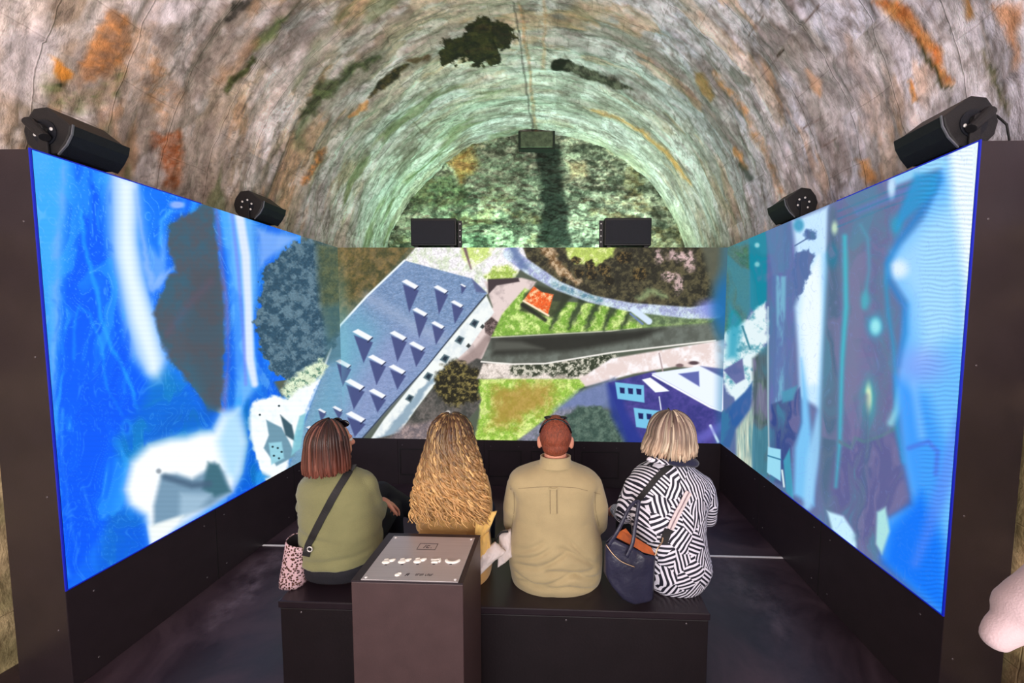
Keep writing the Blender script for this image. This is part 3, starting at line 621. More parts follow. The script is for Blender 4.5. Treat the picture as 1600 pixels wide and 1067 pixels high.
        p.poly([(214, 300), (236, 300), (262, 380), (262, 430), (250, 470), (236, 440)], (120, 176, 252), 12, 0.7)
        p.line([(212, 300), (224, 380), (238, 450), (258, 430), (272, 418)], [4, 6, 14, 12, 4], (150, 190, 250), 5, 0.7, warp=4, wscale=16)
        p.poly([(218, 282), (285, 305), (262, 330), (248, 400), (232, 380)], (6, 112, 246), 8, 0.8)
        p.line([(250, 380), (252, 345), (266, 330), (286, 330), (288, 312), (270, 304)], 5, (70, 170, 252), 4, 0.9); p.blob(277, 320, 12, 6, (170, 190, 252), 0.5, 0.8)
        p.poly([(262, 352), (280, 338), (300, 330), (318, 318), (334, 322), (342, 400), (352, 480), (352, 560), (346, 640), (326, 648), (305, 612), (268, 568), (246, 520), (240, 490), (258, 440), (276, 424), (262, 392)], (62, 96, 116), 5, warp=6, wscale=14, tex=nz((80, 88, 100), 26, 121))
        p.poly([(300, 420), (345, 420), (350, 560), (340, 640), (322, 620), (290, 540)], (78, 80, 88), 14, 0.5); p.line([(262, 520), (300, 470), (330, 440)], 8, (120, 84, 110), 10, 0.3)
        p.poly([(262, 575), (300, 612), (325, 655), (345, 690), (250, 720), (190, 730), (180, 690), (215, 640), (235, 600)], (14, 124, 196), 16, 0.85)
        p.blob(198, 668, 9, 14, (40, 150, 240), 0.4, 0.8); p.blob(198, 668, 4, 8, (10, 100, 230), 0.4, 0.9)
        p.line([(236, 700), (270, 655), (330, 650)], 22, (18, 110, 176), 14, 0.7)
        p.line([(338, 318), (346, 400), (355, 480), (357, 560), (350, 640)], 7, (120, 110, 180), 5, 0.7)
        p.poly([(350, 322), (396, 342), (402, 440), (396, 520), (404, 600), (376, 640), (366, 560), (362, 440)], (120, 190, 250), 8, 0.85)
        p.line([(348, 325), (358, 400), (368, 480), (374, 560), (372, 640)], 10, (90, 176, 252), 5, 0.8)
        p.line([(374, 335), (384, 400), (388, 480), (390, 560), (398, 600)], [14, 14, 12, 14, 10], (222, 232, 255), 4, 0.95)
        p.line([(362, 330), (372, 420), (380, 520), (384, 600)], 5, (120, 130, 240), 3, 0.6)
        for k in range(5): p.line([(398+k*5, 560+k*8), (410+k*4, 600+k*3)], 2.5, (120, 190, 252), 2, 0.5)
        # tree at the right
        p.poly([(440, 398), (462, 375), (500, 372), (535, 385), (535, 520), (508, 566), (478, 592), (448, 606), (425, 580), (404, 548), (398, 512), (404, 470), (412, 432), (424, 408)], (50, 80, 100), 3, warp=12, wscale=9, tex=nz((96, 124, 140), 9, 131, 0.46, 0.56))
        p.poly([(494, 380), (535, 385), (535, 515), (515, 530), (500, 470)], (98, 104, 70), 8, 0.85, tex=nz((70, 84, 64), 7, 133))
        p.poly([(505, 480), (540, 470), (540, 560), (510, 570)], (70, 110, 122), 8, 0.6)
        # white buildings
        p.poly([(386, 668), (390, 640), (402, 624), (428, 618), (448, 622), (470, 600), (500, 588), (502, 583), (478, 645), (430, 780), (408, 742), (396, 706)], (246, 250, 252), 3, warp=4, wscale=9, tex=nz((226, 242, 246), 20, 141, 0.5, 0.7))
        p.poly([(416, 656), (440, 668), (452, 690), (462, 712), (432, 728), (412, 700), (420, 680)], (110, 150, 170), 2); p.poly([(438, 648), (456, 664), (462, 690), (446, 680)], (60, 90, 104), 2)
        p.poly([(420, 692), (440, 690), (444, 716), (424, 726)], (150, 206, 222), 2)
        for x, y in ((426, 698), (434, 700), (440, 706), (428, 712), (436, 716), (406, 648), (436, 634)): p.blob(x, y, 1.8, 1.6, (40, 60, 70), 0.4)
        p.poly([(468, 650), (478, 645), (470, 700), (455, 712), (460, 680)], (130, 196, 210), 2, 0.9)
        p.poly([(455, 590), (500, 560), (512, 572), (502, 590), (470, 606), (448, 622), (438, 612)], (216, 230, 200), 4, warp=5, wscale=7, tex=nz((90, 130, 110), 6, 143, 0.55, 0.65))
        p.poly([(380, 640), (388, 625), (390, 680), (402, 735), (420, 745), (370, 770), (380, 700)], (6, 110, 190), 6, 0.9)
        # blurred white house
        p.poly([(194, 765), (204, 722), (232, 694), (266, 684), (290, 682), (312, 674), (332, 672), (346, 645), (372, 640), (386, 690), (378, 738), (364, 768), (300, 812), (236, 855), (226, 806), (202, 790)], (248, 252, 255), 13)
        p.poly([(340, 690), (352, 650), (374, 640), (384, 700), (370, 752), (352, 740)], (150, 208, 244), 12, 0.7)
        p.poly([(252, 742), (276, 740), (300, 748), (322, 735), (335, 722), (350, 738), (362, 768), (330, 790), (240, 822), (240, 790)], (118, 152, 178), 6)
        p.poly([(325, 722), (342, 726), (352, 752), (360, 768), (336, 776), (316, 764)], (58, 104, 120), 5, 0.9); p.line([(258, 745), (300, 758), (326, 756)], 10, (70, 96, 122), 5, 0.8)
        p.poly([(282, 770), (330, 772), (312, 795), (280, 815)], (170, 200, 222), 7, 0.7)
        p.poly([(232, 822), (286, 806), (262, 835), (236, 852)], (240, 246, 244), 5, 0.9); p.blob(248, 736, 4, 4, (150, 160, 170), 0.6)
        p.poly([(170, 800), (200, 795), (222, 810), (228, 860), (150, 900)], (8, 100, 200), 12, 0.7)
    if side == 'left':
        blue = sstep(60, 130, p.C[:, 2]-p.C[:, 0])*sstep(150, 60, p.C[:, 0])
        n = fbm(X/46+3*fbm(X/90, Y/160, 4, 3), Y/130+2*fbm(X/70, Y/120, 6, 3), 171, 4)
        for lo_, hi_, c_, o_ in ((0.50, 0.66, (52, 168, 255), 0.55), (0.46, 0.32, (0, 84, 240), 0.45)): m_ = (sstep(min(lo_, hi_), max(lo_, hi_), n) if hi_ > lo_ else sstep(lo_, hi_, n) if False else 1-sstep(hi_, lo_, n))*blue*o_; p.C = p.C*(1-m_[:, None])+np.array(c_, float)*m_[:, None]
        ct = np.abs(np.sin(n*46)); m_ = sstep(0.16, 0.0, ct)*blue*sstep(700, 420, Y+X*0.3)*0.28+sstep(0.35, 0.0, ct)*blue*0.26; p.C = p.C*(1-m_[:, None])+np.array((110, 190, 255.))*m_[:, None]
        p.C = p.C*(1+0.012*np.sin(Y*0.8)[:, None])
    # ---------------- right wall
    if side == 'right':
        p.poly([(1130, 150), (1600, 150), (1600, 1000), (1130, 1000)], (88, 104, 156), 1)
        p.poly([(1130, 380), (1172, 365), (1172, 480), (1160, 520), (1130, 530)], (62, 112, 100), 3, tex=nz((76, 120, 96), 14, 151))
        p.poly([(1170, 368), (1198, 355), (1198, 470), (1182, 490), (1172, 480)], (10, 132, 156), 3); p.blob(1183, 383, 4, 4, (140, 200, 210), 0.6); p.blob(1183, 413, 4, 4, (120, 190, 200), 0.6)
        p.poly([(1196, 355), (1240, 340), (1246, 440), (1240, 560), (1240, 640), (1200, 640), (1206, 430)], (104, 104, 172), 3, tex=nz((84, 112, 164), 18, 153, 0.4, 0.6, 90))
        p.poly([(1196, 360), (1224, 352), (1224, 425), (1208, 430)], (92, 120, 168), 3, 0.9)
        p.poly([(1238, 345), (1294, 322), (1292, 420), (1290, 560), (1284, 640), (1250, 620), (1246, 540), (1242, 480), (1258, 430), (1262, 400), (1244, 400)], (196, 228, 252), 6)
        p.poly([(1256, 440), (1280, 400), (1286, 480), (1280, 600), (1262, 600), (1250, 500)], (238, 248, 255), 8, 0.9)
        p.poly([(1245, 395), (1264, 388), (1272, 402), (1262, 430), (1246, 470), (1240, 440)], (72, 104, 160), 3, warp=6, wscale=7); p.blob(1266, 366, 9, 8, (62, 96, 156), 0.4, warp=5, wscale=6); p.line([(1242, 384), (1262, 372)], 2, (80, 110, 160), 1)
        p.blob(1248, 352, 8, 10, (40, 140, 180), 0.5, 0.8)
        p.poly([(1130, 520), (1165, 500), (1196, 470), (1200, 490), (1196, 560), (1180, 600), (1160, 640), (1130, 600)], (222, 238, 242), 5, warp=7, wscale=12, tex=nz((90, 160, 176), 17, 155, 0.58, 0.68))
        p.poly([(1138, 470), (1160, 500), (1152, 560), (1136, 560)], (30, 150, 180), 8, 0.8); p.line([(1160, 510), (1172, 545)], 3, (60, 130, 150), 1.5)
        p.poly([(1130, 578), (1160, 560), (1164, 592), (1150, 600)], (84, 92, 150), 2, 0.9)
        p.poly([(1126, 648), (1164, 612), (1176, 596), (1172, 640), (1150, 668), (1140, 700), (1126, 695)], (44, 92, 156), 2.5)
        p.poly([(1150, 672), (1172, 640), (1180, 620), (1176, 745), (1150, 715)], (196, 206, 188), 4, tex=nz((150, 180, 170), 5, 157, 0.4, 0.6, 60))
        p.poly([(1176, 560), (1200, 540), (1202, 745), (1178, 735)], (66, 86, 90), 4, tex=nz((104, 124, 120), 5, 159, 0.45, 0.6, 80))
        p.line([(1200, 480), (1200, 640), (1202, 740)], 3, (190, 220, 226), 1.5, 0.7)
        p.poly([(1212, 430), (1228, 432), (1226, 560), (1224, 630), (1210, 630), (1214, 520)], (120, 186, 210), 3, 0.8, tex=nz((90, 116, 170), 16, 161, 0.45, 0.6, 60))
        p.poly([(1205, 632), (1236, 620), (1250, 605), (1256, 664), (1236, 700), (1234, 765), (1204, 750)], (50, 70, 132), 2.5); p.poly([(1222, 612), (1246, 602), (1240, 625), (1222, 630)], (70, 150, 180), 3, 0.9)
        p.poly([(1200, 698), (1220, 702), (1220, 752), (1198, 738)], (150, 214, 236), 1.5); p.line([(1200, 712), (1220, 718)], 2, (40, 110, 150), 1)
        p.poly([(1224, 720), (1234, 700), (1240, 780), (1228, 768)], (60, 150, 180), 2)
        p.line([(1222, 735), (1225, 760)], 3, (220, 240, 240), 1.5)
        p.poly([(1252, 560), (1262, 620), (1268, 680), (1272, 790), (1240, 772), (1242, 700), (1252, 660)], (120, 192, 240), 6)
        p.line([(1292, 400), (1290, 520), (1284, 640), (1270, 720), (1262, 790)], [12, 12, 14, 20, 14], (150, 206, 244), 6, 0.9)
        p.line([(1302, 330), (1306, 420), (1300, 520), (1296, 640), (1296, 760), (1310, 830)], [10, 26, 24, 26, 26, 22], (60, 96, 124), 7, 0.95)
        p.blob(1302, 400, 9, 18, (10, 116, 146), 0.6, 0.9)
        p.poly([(1310, 320), (1385, 295), (1400, 320), (1398, 420), (1388, 480), (1400, 560), (1400, 672), (1412, 730), (1428, 785), (1394, 806), (1380, 850), (1360, 872), (1340, 850), (1330, 820), (1290, 790), (1310, 700), (1312, 500)], (98, 96, 146), 11, tex=nz((82, 110, 150), 26, 165))
        p.poly([(1330, 690), (1400, 672), (1426, 785), (1394, 806), (1370, 862), (1342, 840), (1300, 800), (1306, 700)], (80, 80, 140), 8, 0.9)
        p.poly([(1318, 400), (1345, 355), (1352, 420), (1346, 520), (1340, 620), (1322, 640)], (96, 120, 140), 8, 0.6)
        p.line([(1320, 370), (1322, 480), (1316, 560), (1312, 690), (1306, 760)], [8, 9, 8, 6, 4], (64, 190, 206), 5, 0.85)
        p.line([(1345, 352), (1356, 372), (1358, 420), (1350, 480)], 6, (70, 176, 196), 5, 0.6)
        p.line([(1312, 690), (1330, 700), (1336, 684), (1350, 690), (1380, 680), (1400, 668)], 5, (70, 120, 130), 3, 0.9)
        p.line([(1390, 405), (1384, 440), (1388, 490), (1396, 540), (1400, 600), (1402, 670), (1412, 720)], 8, (44, 150, 196), 6, 0.8)
        p.line([(1392, 660), (1402, 640), (1408, 610)], 12, (150, 214, 226), 6, 0.8)
        p.blob(1357, 625, 12, 34, (50, 176, 176), 0.7, 0.9); p.blob(1357, 622, 5, 20, (226, 244, 196), 0.7)
        p.blob(1368, 510, 14, 18, (50, 170, 200), 0.7, 0.8); p.blob(1368, 510, 8, 12, (160, 234, 240), 0.7, 0.9); p.blob(1400, 352, 10, 16, (40, 160, 196), 0.7, 0.8)
        p.blob(1304, 356, 5, 10, (190, 220, 190), 0.7); p.blob(1352, 470, 8, 14, (70, 180, 196), 0.7, 0.7)
        p.line([(1340, 330), (1400, 305), (1470, 275)], 12, (96, 120, 190), 6, 0.8)
        for dy in (0, 12, 24): p.line([(1310, 330+dy), (1390, 298+dy), (1460, 276+dy)], 2.5, (20, 120, 160), 2, 0.7)
        # light field
        p.poly([(1470, 250), (1600, 180), (1600, 1000), (1478, 965), (1380, 870), (1386, 812), (1428, 790), (1414, 720), (1402, 600), (1412, 500), (1416, 470), (1392, 430), (1394, 395), (1440, 345), (1466, 285)], (104, 182, 250), 8)
        p.poly([(1440, 350), (1500, 300), (1510, 420), (1500, 520), (1440, 560), (1424, 470), (1396, 425), (1400, 395)], (160, 212, 252), 26, 0.9)
        p.blob(1404, 420, 14, 14, (226, 240, 255), 0.7, 0.9)
        p.poly([(1480, 235), (1540, 205), (1536, 420), (1524, 560), (1510, 560), (1506, 440), (1490, 320)], (230, 244, 253), 14, 1.0)
        p.poly([(1410, 250), (1475, 232), (1478, 260), (1400, 290), (1390, 275)], (150, 214, 250), 6, 0.9)
        p.blob(1393, 292, 6, 16, (200, 232, 255), 0.7, 0.9)
        p.line([(1466, 280), (1440, 330), (1404, 378), (1386, 412), (1390, 440), (1414, 478), (1414, 520), (1404, 570)], [14, 14, 10, 8, 7, 10, 8, 5], (36, 130, 206), 9, 0.85)
        p.poly([(1430, 272), (1468, 268), (1462, 300), (1420, 340), (1400, 360), (1404, 330)], (40, 150, 210), 7, 0.85)
        p.poly([(1400, 590), (1450, 620), (1480, 700), (1470, 800), (1478, 965), (1380, 870), (1386, 812), (1428, 790), (1412, 710)], (52, 146, 246), 16, 0.8)
        p.poly([(1390, 830), (1440, 770), (1476, 850), (1482, 968), (1380, 880)], (10, 112, 244), 16, 0.9)
        p.line([(1505, 660), (1480, 740), (1450, 830), (1430, 880)], [30, 26, 20, 14], (84, 130, 240), 10, 0.6)
        p.line([(1420, 700), (1450, 690), (1465, 705), (1462, 740)], 7, (76, 104, 214), 4, 0.6); p.line([(1428, 600), (1440, 680)], 12, (130, 190, 252), 8, 0.6)
        p.blob(1440, 570, 34, 26, (140, 150, 240), 0.8, 0.5)
        p.poly([(1292, 798), (1318, 806), (1338, 836), (1338, 862), (1300, 828)], (196, 234, 250), 4); p.poly([(1370, 800), (1384, 792), (1390, 830), (1378, 866), (1368, 850)], (170, 222, 222), 4)
        p.line([(1340, 840), (1356, 700), (1352, 620)], 10, (60, 100, 132), 7, 0.6)
        n = fbm(X/34+2.5*fbm(X/60, Y/120, 4, 3), Y/110+2*fbm(X/70, Y/90, 6, 3), 181, 4); dk_ = sstep(190, 130, p.C[:, 2])
        for a__, b__, c_, o_ in ((0.54, 0.70, (40, 150, 176), 0.6), (0.30, 0.44, (128, 116, 160), -0.6), (0.47, 0.53, (96, 116, 138), 0.35)):
            m_ = (sstep(a__, b__, n) if o_ > 0 else 1-sstep(a__, b__, n))*dk_*abs(o_); p.C = p.C*(1-m_[:, None])+np.array(c_, float)*m_[:, None]
        ct = np.abs(np.sin(n*40)); m_ = sstep(0.2, 0.0, ct)*0.22*sstep(1180, 1260, X); p.C = p.C*(1-m_[:, None])+np.array((120, 150, 230.))*m_[:, None]
        dk_ = sstep(215, 150, p.C[:, 2])*sstep(1190, 1290, X); p.C = p.C*(1-0.28*dk_[:, None])+np.array((128, 132, 160.))*0.28*dk_[:, None]
        # fine contour ripples of the moire
        ph = (X*0.42+Y*0.10)*0.9+8*fbm(X/60, Y/60, 7, 3)
        with np.errstate(invalid='ignore'): rip = np.where((X > 1425) & (X < 1520), 1, 0)*0.07*np.sin(Y*0.9+12*fbm(X/50, Y/50, 7, 3))*sstep(1425, 1450, X)
        p.C = p.C*(1+rip[:, None])
    return p.C
M_LED = screen_mat(); M_LEDH = simple('led_cabinet_black', (20, 20, 26), 0.5)
m, nt, b = mat_new('led_blue_edge'); b.inputs['Base Color'].default_value = rgb((10, 20, 120)); b.inputs['Emission Color'].default_value = rgb((14, 40, 236)); b.inputs['Emission Strength'].default_value = 0.45; M_EDGE = m
def video_wall(side, label):
    if side == 'back':
        nu, nv = 640, 316; a, b_ = np.meshgrid(np.linspace(-1.994, 1.994, nu), np.linspace(SCB, SCT, nv), indexing='ij'); P = np.stack([a.ravel(), np.full(a.size, SCD-0.006), b_.ravel()], 1); flip = False
    else:
        sx = -1 if side == 'left' else 1; nu, nv = 420, 540
        t = np.linspace(0, 1, nu)**1.25; a, b_ = np.meshgrid(t*(SCD-0.012)+0.006, np.linspace(SCB, SCT, nv), indexing='ij')
        P = np.stack([np.full(a.size, sx*1.994), a.ravel(), b_.ravel()], 1); flip = (sx < 0)
    x, y = to_px(P); C = picture(x, y, side)
    # LED modules: hairline seams between the half-metre cabinets, brightness of each pixel row
    loc = {'back': (0, SCD, 0.5), 'left': (-2.0, 1.09, 0.5), 'right': (2.0, 1.09, 0.5)}[side]
    root = empty('video_wall', loc, label, 'screen'); L0 = np.array(loc)
    hue = C.max(1, keepdims=True); kc = 1.10 if side == 'back' else 1.03; C = 255*np.clip((C/255-0.5)*kc+0.515, 0.0, 1.10)
    o = mesh_np('display', P-L0, grid_faces(nu, nv, flip), M_LED, root); set_col(o, 'picture', C)
    h = MB(); e = MB(); l = L0
    if side == 'back':
        h.box(-1.998-l[0], 1.998-l[0], SCD-0.005-l[1], SCD-0.0005-l[1], SCB-l[2], SCT-l[2])
    else:
        xs = sorted((sx*1.995-l[0], sx*1.9995-l[0]))
        h.box(xs[0], xs[1], 0.0015-l[1], SCD-0.0055-l[1], SCB-l[2], SCT-l[2])
        x1 = sorted((sx*1.9935-l[0], sx*1.9995-l[0]))
        e.box(x1[0], x1[1], -0.002-l[1], 0.004-l[1], SCB-0.004-l[2], SCT+0.004-l[2])
        e.box(x1[0], x1[1], 0.006-l[1], 1.15-l[1], SCB-0.004-l[2], SCB+0.002-l[2]); e.box(x1[0], x1[1], 0.006-l[1], 0.75-l[1], SCT-0.002-l[2], SCT+0.004-l[2])
        e.obj('edge_strip', M_EDGE, root)['label'] = 'glowing blue edge strip'
    h.obj('cabinet', M_LEDH, root)
    return root
video_wall('back', 'wide LED video wall at the back showing an aerial view of roofs and lawns')
video_wall('left', 'tall LED video wall on the left showing blue and white streaks and a tree')
video_wall('right', 'tall LED video wall on the right showing a purple and pale blue blurred picture')
# ================================================================== SPEAKERS
M_CAB = simple('speaker_cabinet', (26, 25, 28), 0.5, var=0.15, scale=40, bump=0.2, bscale=300)
M_GRILLE = simple('speaker_grille', (20, 23, 34), 0.42, 0.3, var=0.2, scale=60, bump=0.4, bscale=500)
M_SILVER = simple('bright_bolt', (226, 222, 222), 0.35, 0.25, var=0.05)
M_RIM = simple('grey_seam', (112, 114, 124), 0.4, 0.3)
SEC = [(-2.07, 2.752), (-2.135, 2.744), (-2.176, 2.692), (-2.192, 2.645), (-2.18, 2.588), (-2.13, 2.535), (-2.03, 2.540), (-1.992, 2.585), (-1.968, 2.628), (-1.958, 2.665)]
def side_speaker(sx, y0, big, label):
    L = 0.215; root = empty('speaker', (sx*2.10, y0+L/2, SCT), label, 'speaker', 'loudspeakers along the side video walls'); O = (sx*2.10, y0+L/2, SCT)
    def T(pr): return [(sx*abs(a)-O[0] if sx > 0 else a-O[0], z-O[2]) for a, z in pr]
    mb = MB(); mb.prism(T(SEC), -L/2, L/2, 'y'); mb.obj('cabinet', M_CAB, root, bevel=0.008)
    # curved perforated grille on the room side, wrapped a little outside the cabinet
    g = MB(); n = 9; fr = SEC[6:]; V = []
    cx = sum(a for a, _ in fr)/len(fr)
    pr = [(-2.03+0.002, 2.538-0.003), (-1.989, 2.581), (-1.962, 2.626), (-1.952, 2.668), (-1.965, 2.672), (-1.998, 2.59), (-2.035, 2.548)]
    g.prism(T(pr), -L/2+0.006, L/2+0.012, 'y'); g.obj('grille', M_GRILLE, root, bevel=0.003)
    s = MB(); s.prism(T([(-2.032, 2.534), (-1.986, 2.578), (-1.958, 2.624), (-1.948, 2.670), (-1.953, 2.671), (-1.963, 2.627), (-1.991, 2.582), (-2.034, 2.539)]), -L/2+0.0, -L/2+0.006, 'y'); s.obj('seam_trim', M_RIM, root)['label'] = 'thin grey edge of the grille'
    mx = (sx*2.085-O[0])
    p_ = MB(); p_.tube([(mx, -L/2-0.004, 2.635-O[2]), (mx, -L/2+0.002, 2.635-O[2])], 0.058 if big else 0.050, 20); p_.obj('mounting_plate', M_GRILLE, root)
    # yoke down to the partition top
    y_ = MB(); y_.box(mx-0.022, mx+0.022, -L/2-0.012, -L/2-0.004, -0.0, 2.65-O[2]); y_.box(mx-0.03, mx+0.03, -L/2-0.012, L/2-0.05, 0.0, 0.008)
    if big:
        y_.tube([(mx+sx*0.045, -L/2-0.018, 2.675-O[2]), (mx-sx*0.035, -L/2-0.026, 2.60-O[2])], [0.024, 0.02], 12); y_.tube([(mx, -L/2-0.024, 2.645-O[2]), (mx, -L/2, 2.645-O[2])], 0.022, 12)
    y_.obj('yoke_bracket', M_CAB, root, bevel=0.002)
    k = 6
    for i in range(k):
        a = 2*PI*i/k+0.3; r_ = 0.042
        b_ = MB(); b_.ball((mx+math.cos(a)*r_, -L/2-(0.006 if not big else 0.007), 2.635-O[2]+math.sin(a)*r_), (0.0082, 0.004, 0.0082), 8, 6)
        if not big or i in (0, 3, 4): b_.obj('bolt', M_SILVER, root, smooth=True)
    if big and sx > 0:
        c = MB(); c.tube([(0.10, -L/2+0.02, 0.17), (0.125, -L/2, 0.12), (0.13, -L/2-0.01, 0.05), (0.128, -L/2-0.01, 0.0)], 0.004, 8); c.obj('cable', M_CAB, root, smooth=True)
    if big:
        e = MB(); e.tube([(sx*0.052+0.0, L/2-0.052, 0.075), (sx*0.052, L/2-0.046, 0.075)], 0.007, 10)
    return root
side_speaker(-1, 0.115, True, 'black loudspeaker on the front top corner of the left video wall')
side_speaker(-1, 1.20, False, 'black loudspeaker with a ring of bolts above the middle of the left video wall')
side_speaker(1, 0.115, True, 'black loudspeaker with cable on the front top corner of the right video wall')
side_speaker(1, 1.20, False, 'black loudspeaker with a ring of bolts above the middle of the right video wall')
def back_speaker(cx, sx, label):
    Y = 2.20; root = empty('speaker', (cx, Y+0.12, SCT), label, 'speaker', 'loudspeakers above the back video wall')
    w, h = 0.24, 0.31
    mb = MB(); mb.prism([(-w, -0.10), (w, -0.10), (w, 0.03), (w-0.08, 0.12), (-w+0.08, 0.12), (-w, 0.03)], 0.03, h, 'z'); mb.obj('cabinet', M_CAB, root, bevel=0.012)
    g = MB(); g.box(-w+0.014, w-0.014, -0.112, -0.099, 0.045, h-0.028); g.obj('grille', M_GRILLE, root, bevel=0.004)
    for x in (-0.19, 0.19): f = MB(); f.box(x-0.02, x+0.02, -0.08, 0.06, 0, 0.031); f.obj('foot', M_CAB, root)
    b_ = MB(); b_.box(sx*(w+0.012)-0.004, sx*(w+0.012)+0.004, -0.07, 0.05, 0, h-0.02); b_.box(min(sx*(w+0.008), sx*(w+0.052)), max(sx*(w+0.008), sx*(w+0.052)), -0.075, -0.068, 0, h-0.02); b_.obj('yoke_bracket', M_CAB, root, bevel=0.002)
    for z in (0.07, 0.13, 0.19, 0.255):
        q = MB(); q.ball((sx*(w+0.032), -0.077, z), (0.008, 0.004, 0.008), 8, 6); q.obj('bolt', M_SILVER, root, smooth=True)
    return root
back_speaker(-1.005, 1, 'black loudspeaker above the back video wall, left of the end wall stain')
back_speaker(1.005, -1, 'black loudspeaker above the back video wall, right of the end wall stain')

# ================================================================== BENCH AND CONSOLE
M_BENCH = simple('black_bench', (24, 17, 22), 0.42, var=0.12, scale=10, bump=0.05, bscale=100)
M_BENCHTOP = simple('bench_top', (34, 25, 32), 0.33, var=0.12, scale=10)
BX0, BX1, BY0, BY1 = -1.008, 1.007, 0.032, 0.56
r = empty('bench', (0, 0.3, 0), 'long black box bench on which the four visitors sit', 'bench')
mb = MB(); mb.box(BX0+0.006, BX1-0.006, BY0+0.006-0.3, BY1-0.006-0.3, 0, 0.412); mb.obj('base', M_BENCH, r, bevel=0.004)
mb = MB(); mb.box(BX0, BX1, BY0-0.3, BY1-0.3, 0.416, 0.45); mb.obj('seat', M_BENCHTOP, r, bevel=0.005)
for x in (-0.9, 0.9, 0.35): q = MB(); q.ball((x, BY0+0.004-0.3, 0.395), (0.005, 0.002, 0.005), 8, 6); q.obj('screw', M_SCREW, r, smooth=True)

M_CON = simple('console_laminate', (74, 56, 58), 0.45, var=0.08, scale=14, bump=0.05, bscale=200)
m, nt, b = mat_new('brushed_steel'); L = nt.links
tc = N(nt, 'ShaderNodeTexCoord'); mp = N(nt, 'ShaderNodeMapping'); mp.inputs['Scale'].default_value = (4, 700, 4); L.new(tc.outputs['Object'], mp.inputs[0])
nz = N(nt, 'ShaderNodeTexNoise'); nz.inputs['Scale'].default_value = 1; L.new(mp.outputs[0], nz.inputs[0])
cr = N(nt, 'ShaderNodeValToRGB'); cr.color_ramp.elements[0].color = rgb((176, 168, 172)); cr.color_ramp.elements[1].color = rgb((206, 198, 202)); L.new(nz.outputs['Fac'], cr.inputs[0]); L.new(cr.outputs[0], b.inputs['Base Color'])
b.inputs['Metallic'].default_value = 0.45; b.inputs['Roughness'].default_value = 0.38; M_STEEL = m
M_INK = simple('engraved_black', (60, 52, 58), 0.6); M_WHITEP = simple('raised_white', (248, 244, 236), 0.25, var=0.02)
CH = 0.80
A = on_z(547, 906, CH); B = on_z(723, 912, CH); Cc = on_z(608, 834, CH); Dd = on_z(750, 838, CH)
cx0, cx1, cyf, cyb = (A[0]+Cc[0])/2, (B[0]+Dd[0])/2, (A[1]+B[1])/2, 0.026
cxm, cym = (cx0+cx1)/2, (cyf+cyb)/2
r = empty('control_console', (cxm, cym, 0), 'dark plum pedestal console with a brushed steel button plate on top', 'console')
mb = MB(); mb.box(cx0-cxm, cx1-cxm, cyf-cym, cyb-cym, 0, CH-0.006); mb.obj('body', M_CON, r, bevel=0.003)
mb = MB(); mb.box(cx0-cxm, cx1-cxm, cyf-cym, cyb-cym, CH-0.0058, CH); mb.obj('top_rim', M_BLACK, r)
PZ = CH+0.004
def cz(px_, py_): q = on_z(px_, py_, PZ); return (q[0]-cxm, q[1]-cym)
P0 = cz(561, 905); P1 = cz(716, 909); P2 = cz(742, 840); P3_ = cz(617, 837)
x0 = (P0[0]+P3_[0])/2+0.001; x1 = (P1[0]+P2[0])/2; y0 = (P0[1]+P1[1])/2; y1 = (P2[1]+P3_[1])/2
mb = MB(); mb.box(x0, x1, y0, y1, CH+0.0002, PZ); mb.obj('steel_plate', M_STEEL, r, bevel=0.001)
for (x, y) in ((x0+0.014, y0+0.012), (x1-0.014, y0+0.012), (x0+0.014, y1-0.012), (x1-0.014, y1-0.012)):
    q = MB(); q.ball((x, y, PZ), (0.006, 0.006, 0.003), 12, 6); q.obj('screw', M_SILVER, r, smooth=True)
# framed sign at the top of the plate
e = MB()
def rect(mb, c, w, h, t=0.0022):
    X, Y = c
    for bx in ((X-w, X+w, Y-h, Y-h+t), (X-w, X+w, Y+h-t, Y+h), (X-w, X-w+t, Y-h, Y+h), (X+w-t, X+w, Y-h, Y+h)): mb.box(*bx, PZ-0.001, PZ+0.0006)
c = cz(668, 854); rect(e, c, 0.040, 0.021)
def strokes(mb, pts, w=0.003):
    for a_, b__ in pts:
        d = Vector((b__[0]-a_[0], b__[1]-a_[1], 0)); n_ = Vector((-d.y, d.x, 0)).normalized()*w/2
        V = [Vector((a_[0], a_[1], z))+s_*n_ for z in (PZ-0.001, PZ+0.0007) for s_ in (-1, 1)]+[Vector((b__[0], b__[1], z))+s_*n_ for z in (PZ-0.001, PZ+0.0007) for s_ in (-1, 1)]
        mb.add(V, [(0, 1, 3, 2), (4, 6, 7, 5), (0, 4, 5, 1), (2, 3, 7, 6), (0, 2, 6, 4), (1, 5, 7, 3)])
X, Y = c
strokes(e, [((X-0.014, Y-0.010), (X-0.008, Y+0.010)), ((X-0.002, Y-0.008), (X-0.002, Y+0.006)), ((X-0.002, Y+0.006), (X+0.010, Y+0.006)), ((X-0.002, Y-0.008), (X+0.010, Y-0.008)), ((X+0.016, Y-0.008), (X+0.020, Y-0.008))])
e.obj('engraved_emblem', M_INK, r)
def tubeflat(mb, pts, w, z=0.004):
    mb.tube([(p[0], p[1], PZ+z*0.4) for p in pts], w, 10, flat=z/max(w if np.isscalar(w) else max(w), 1e-5), up=(0, 0, 1))
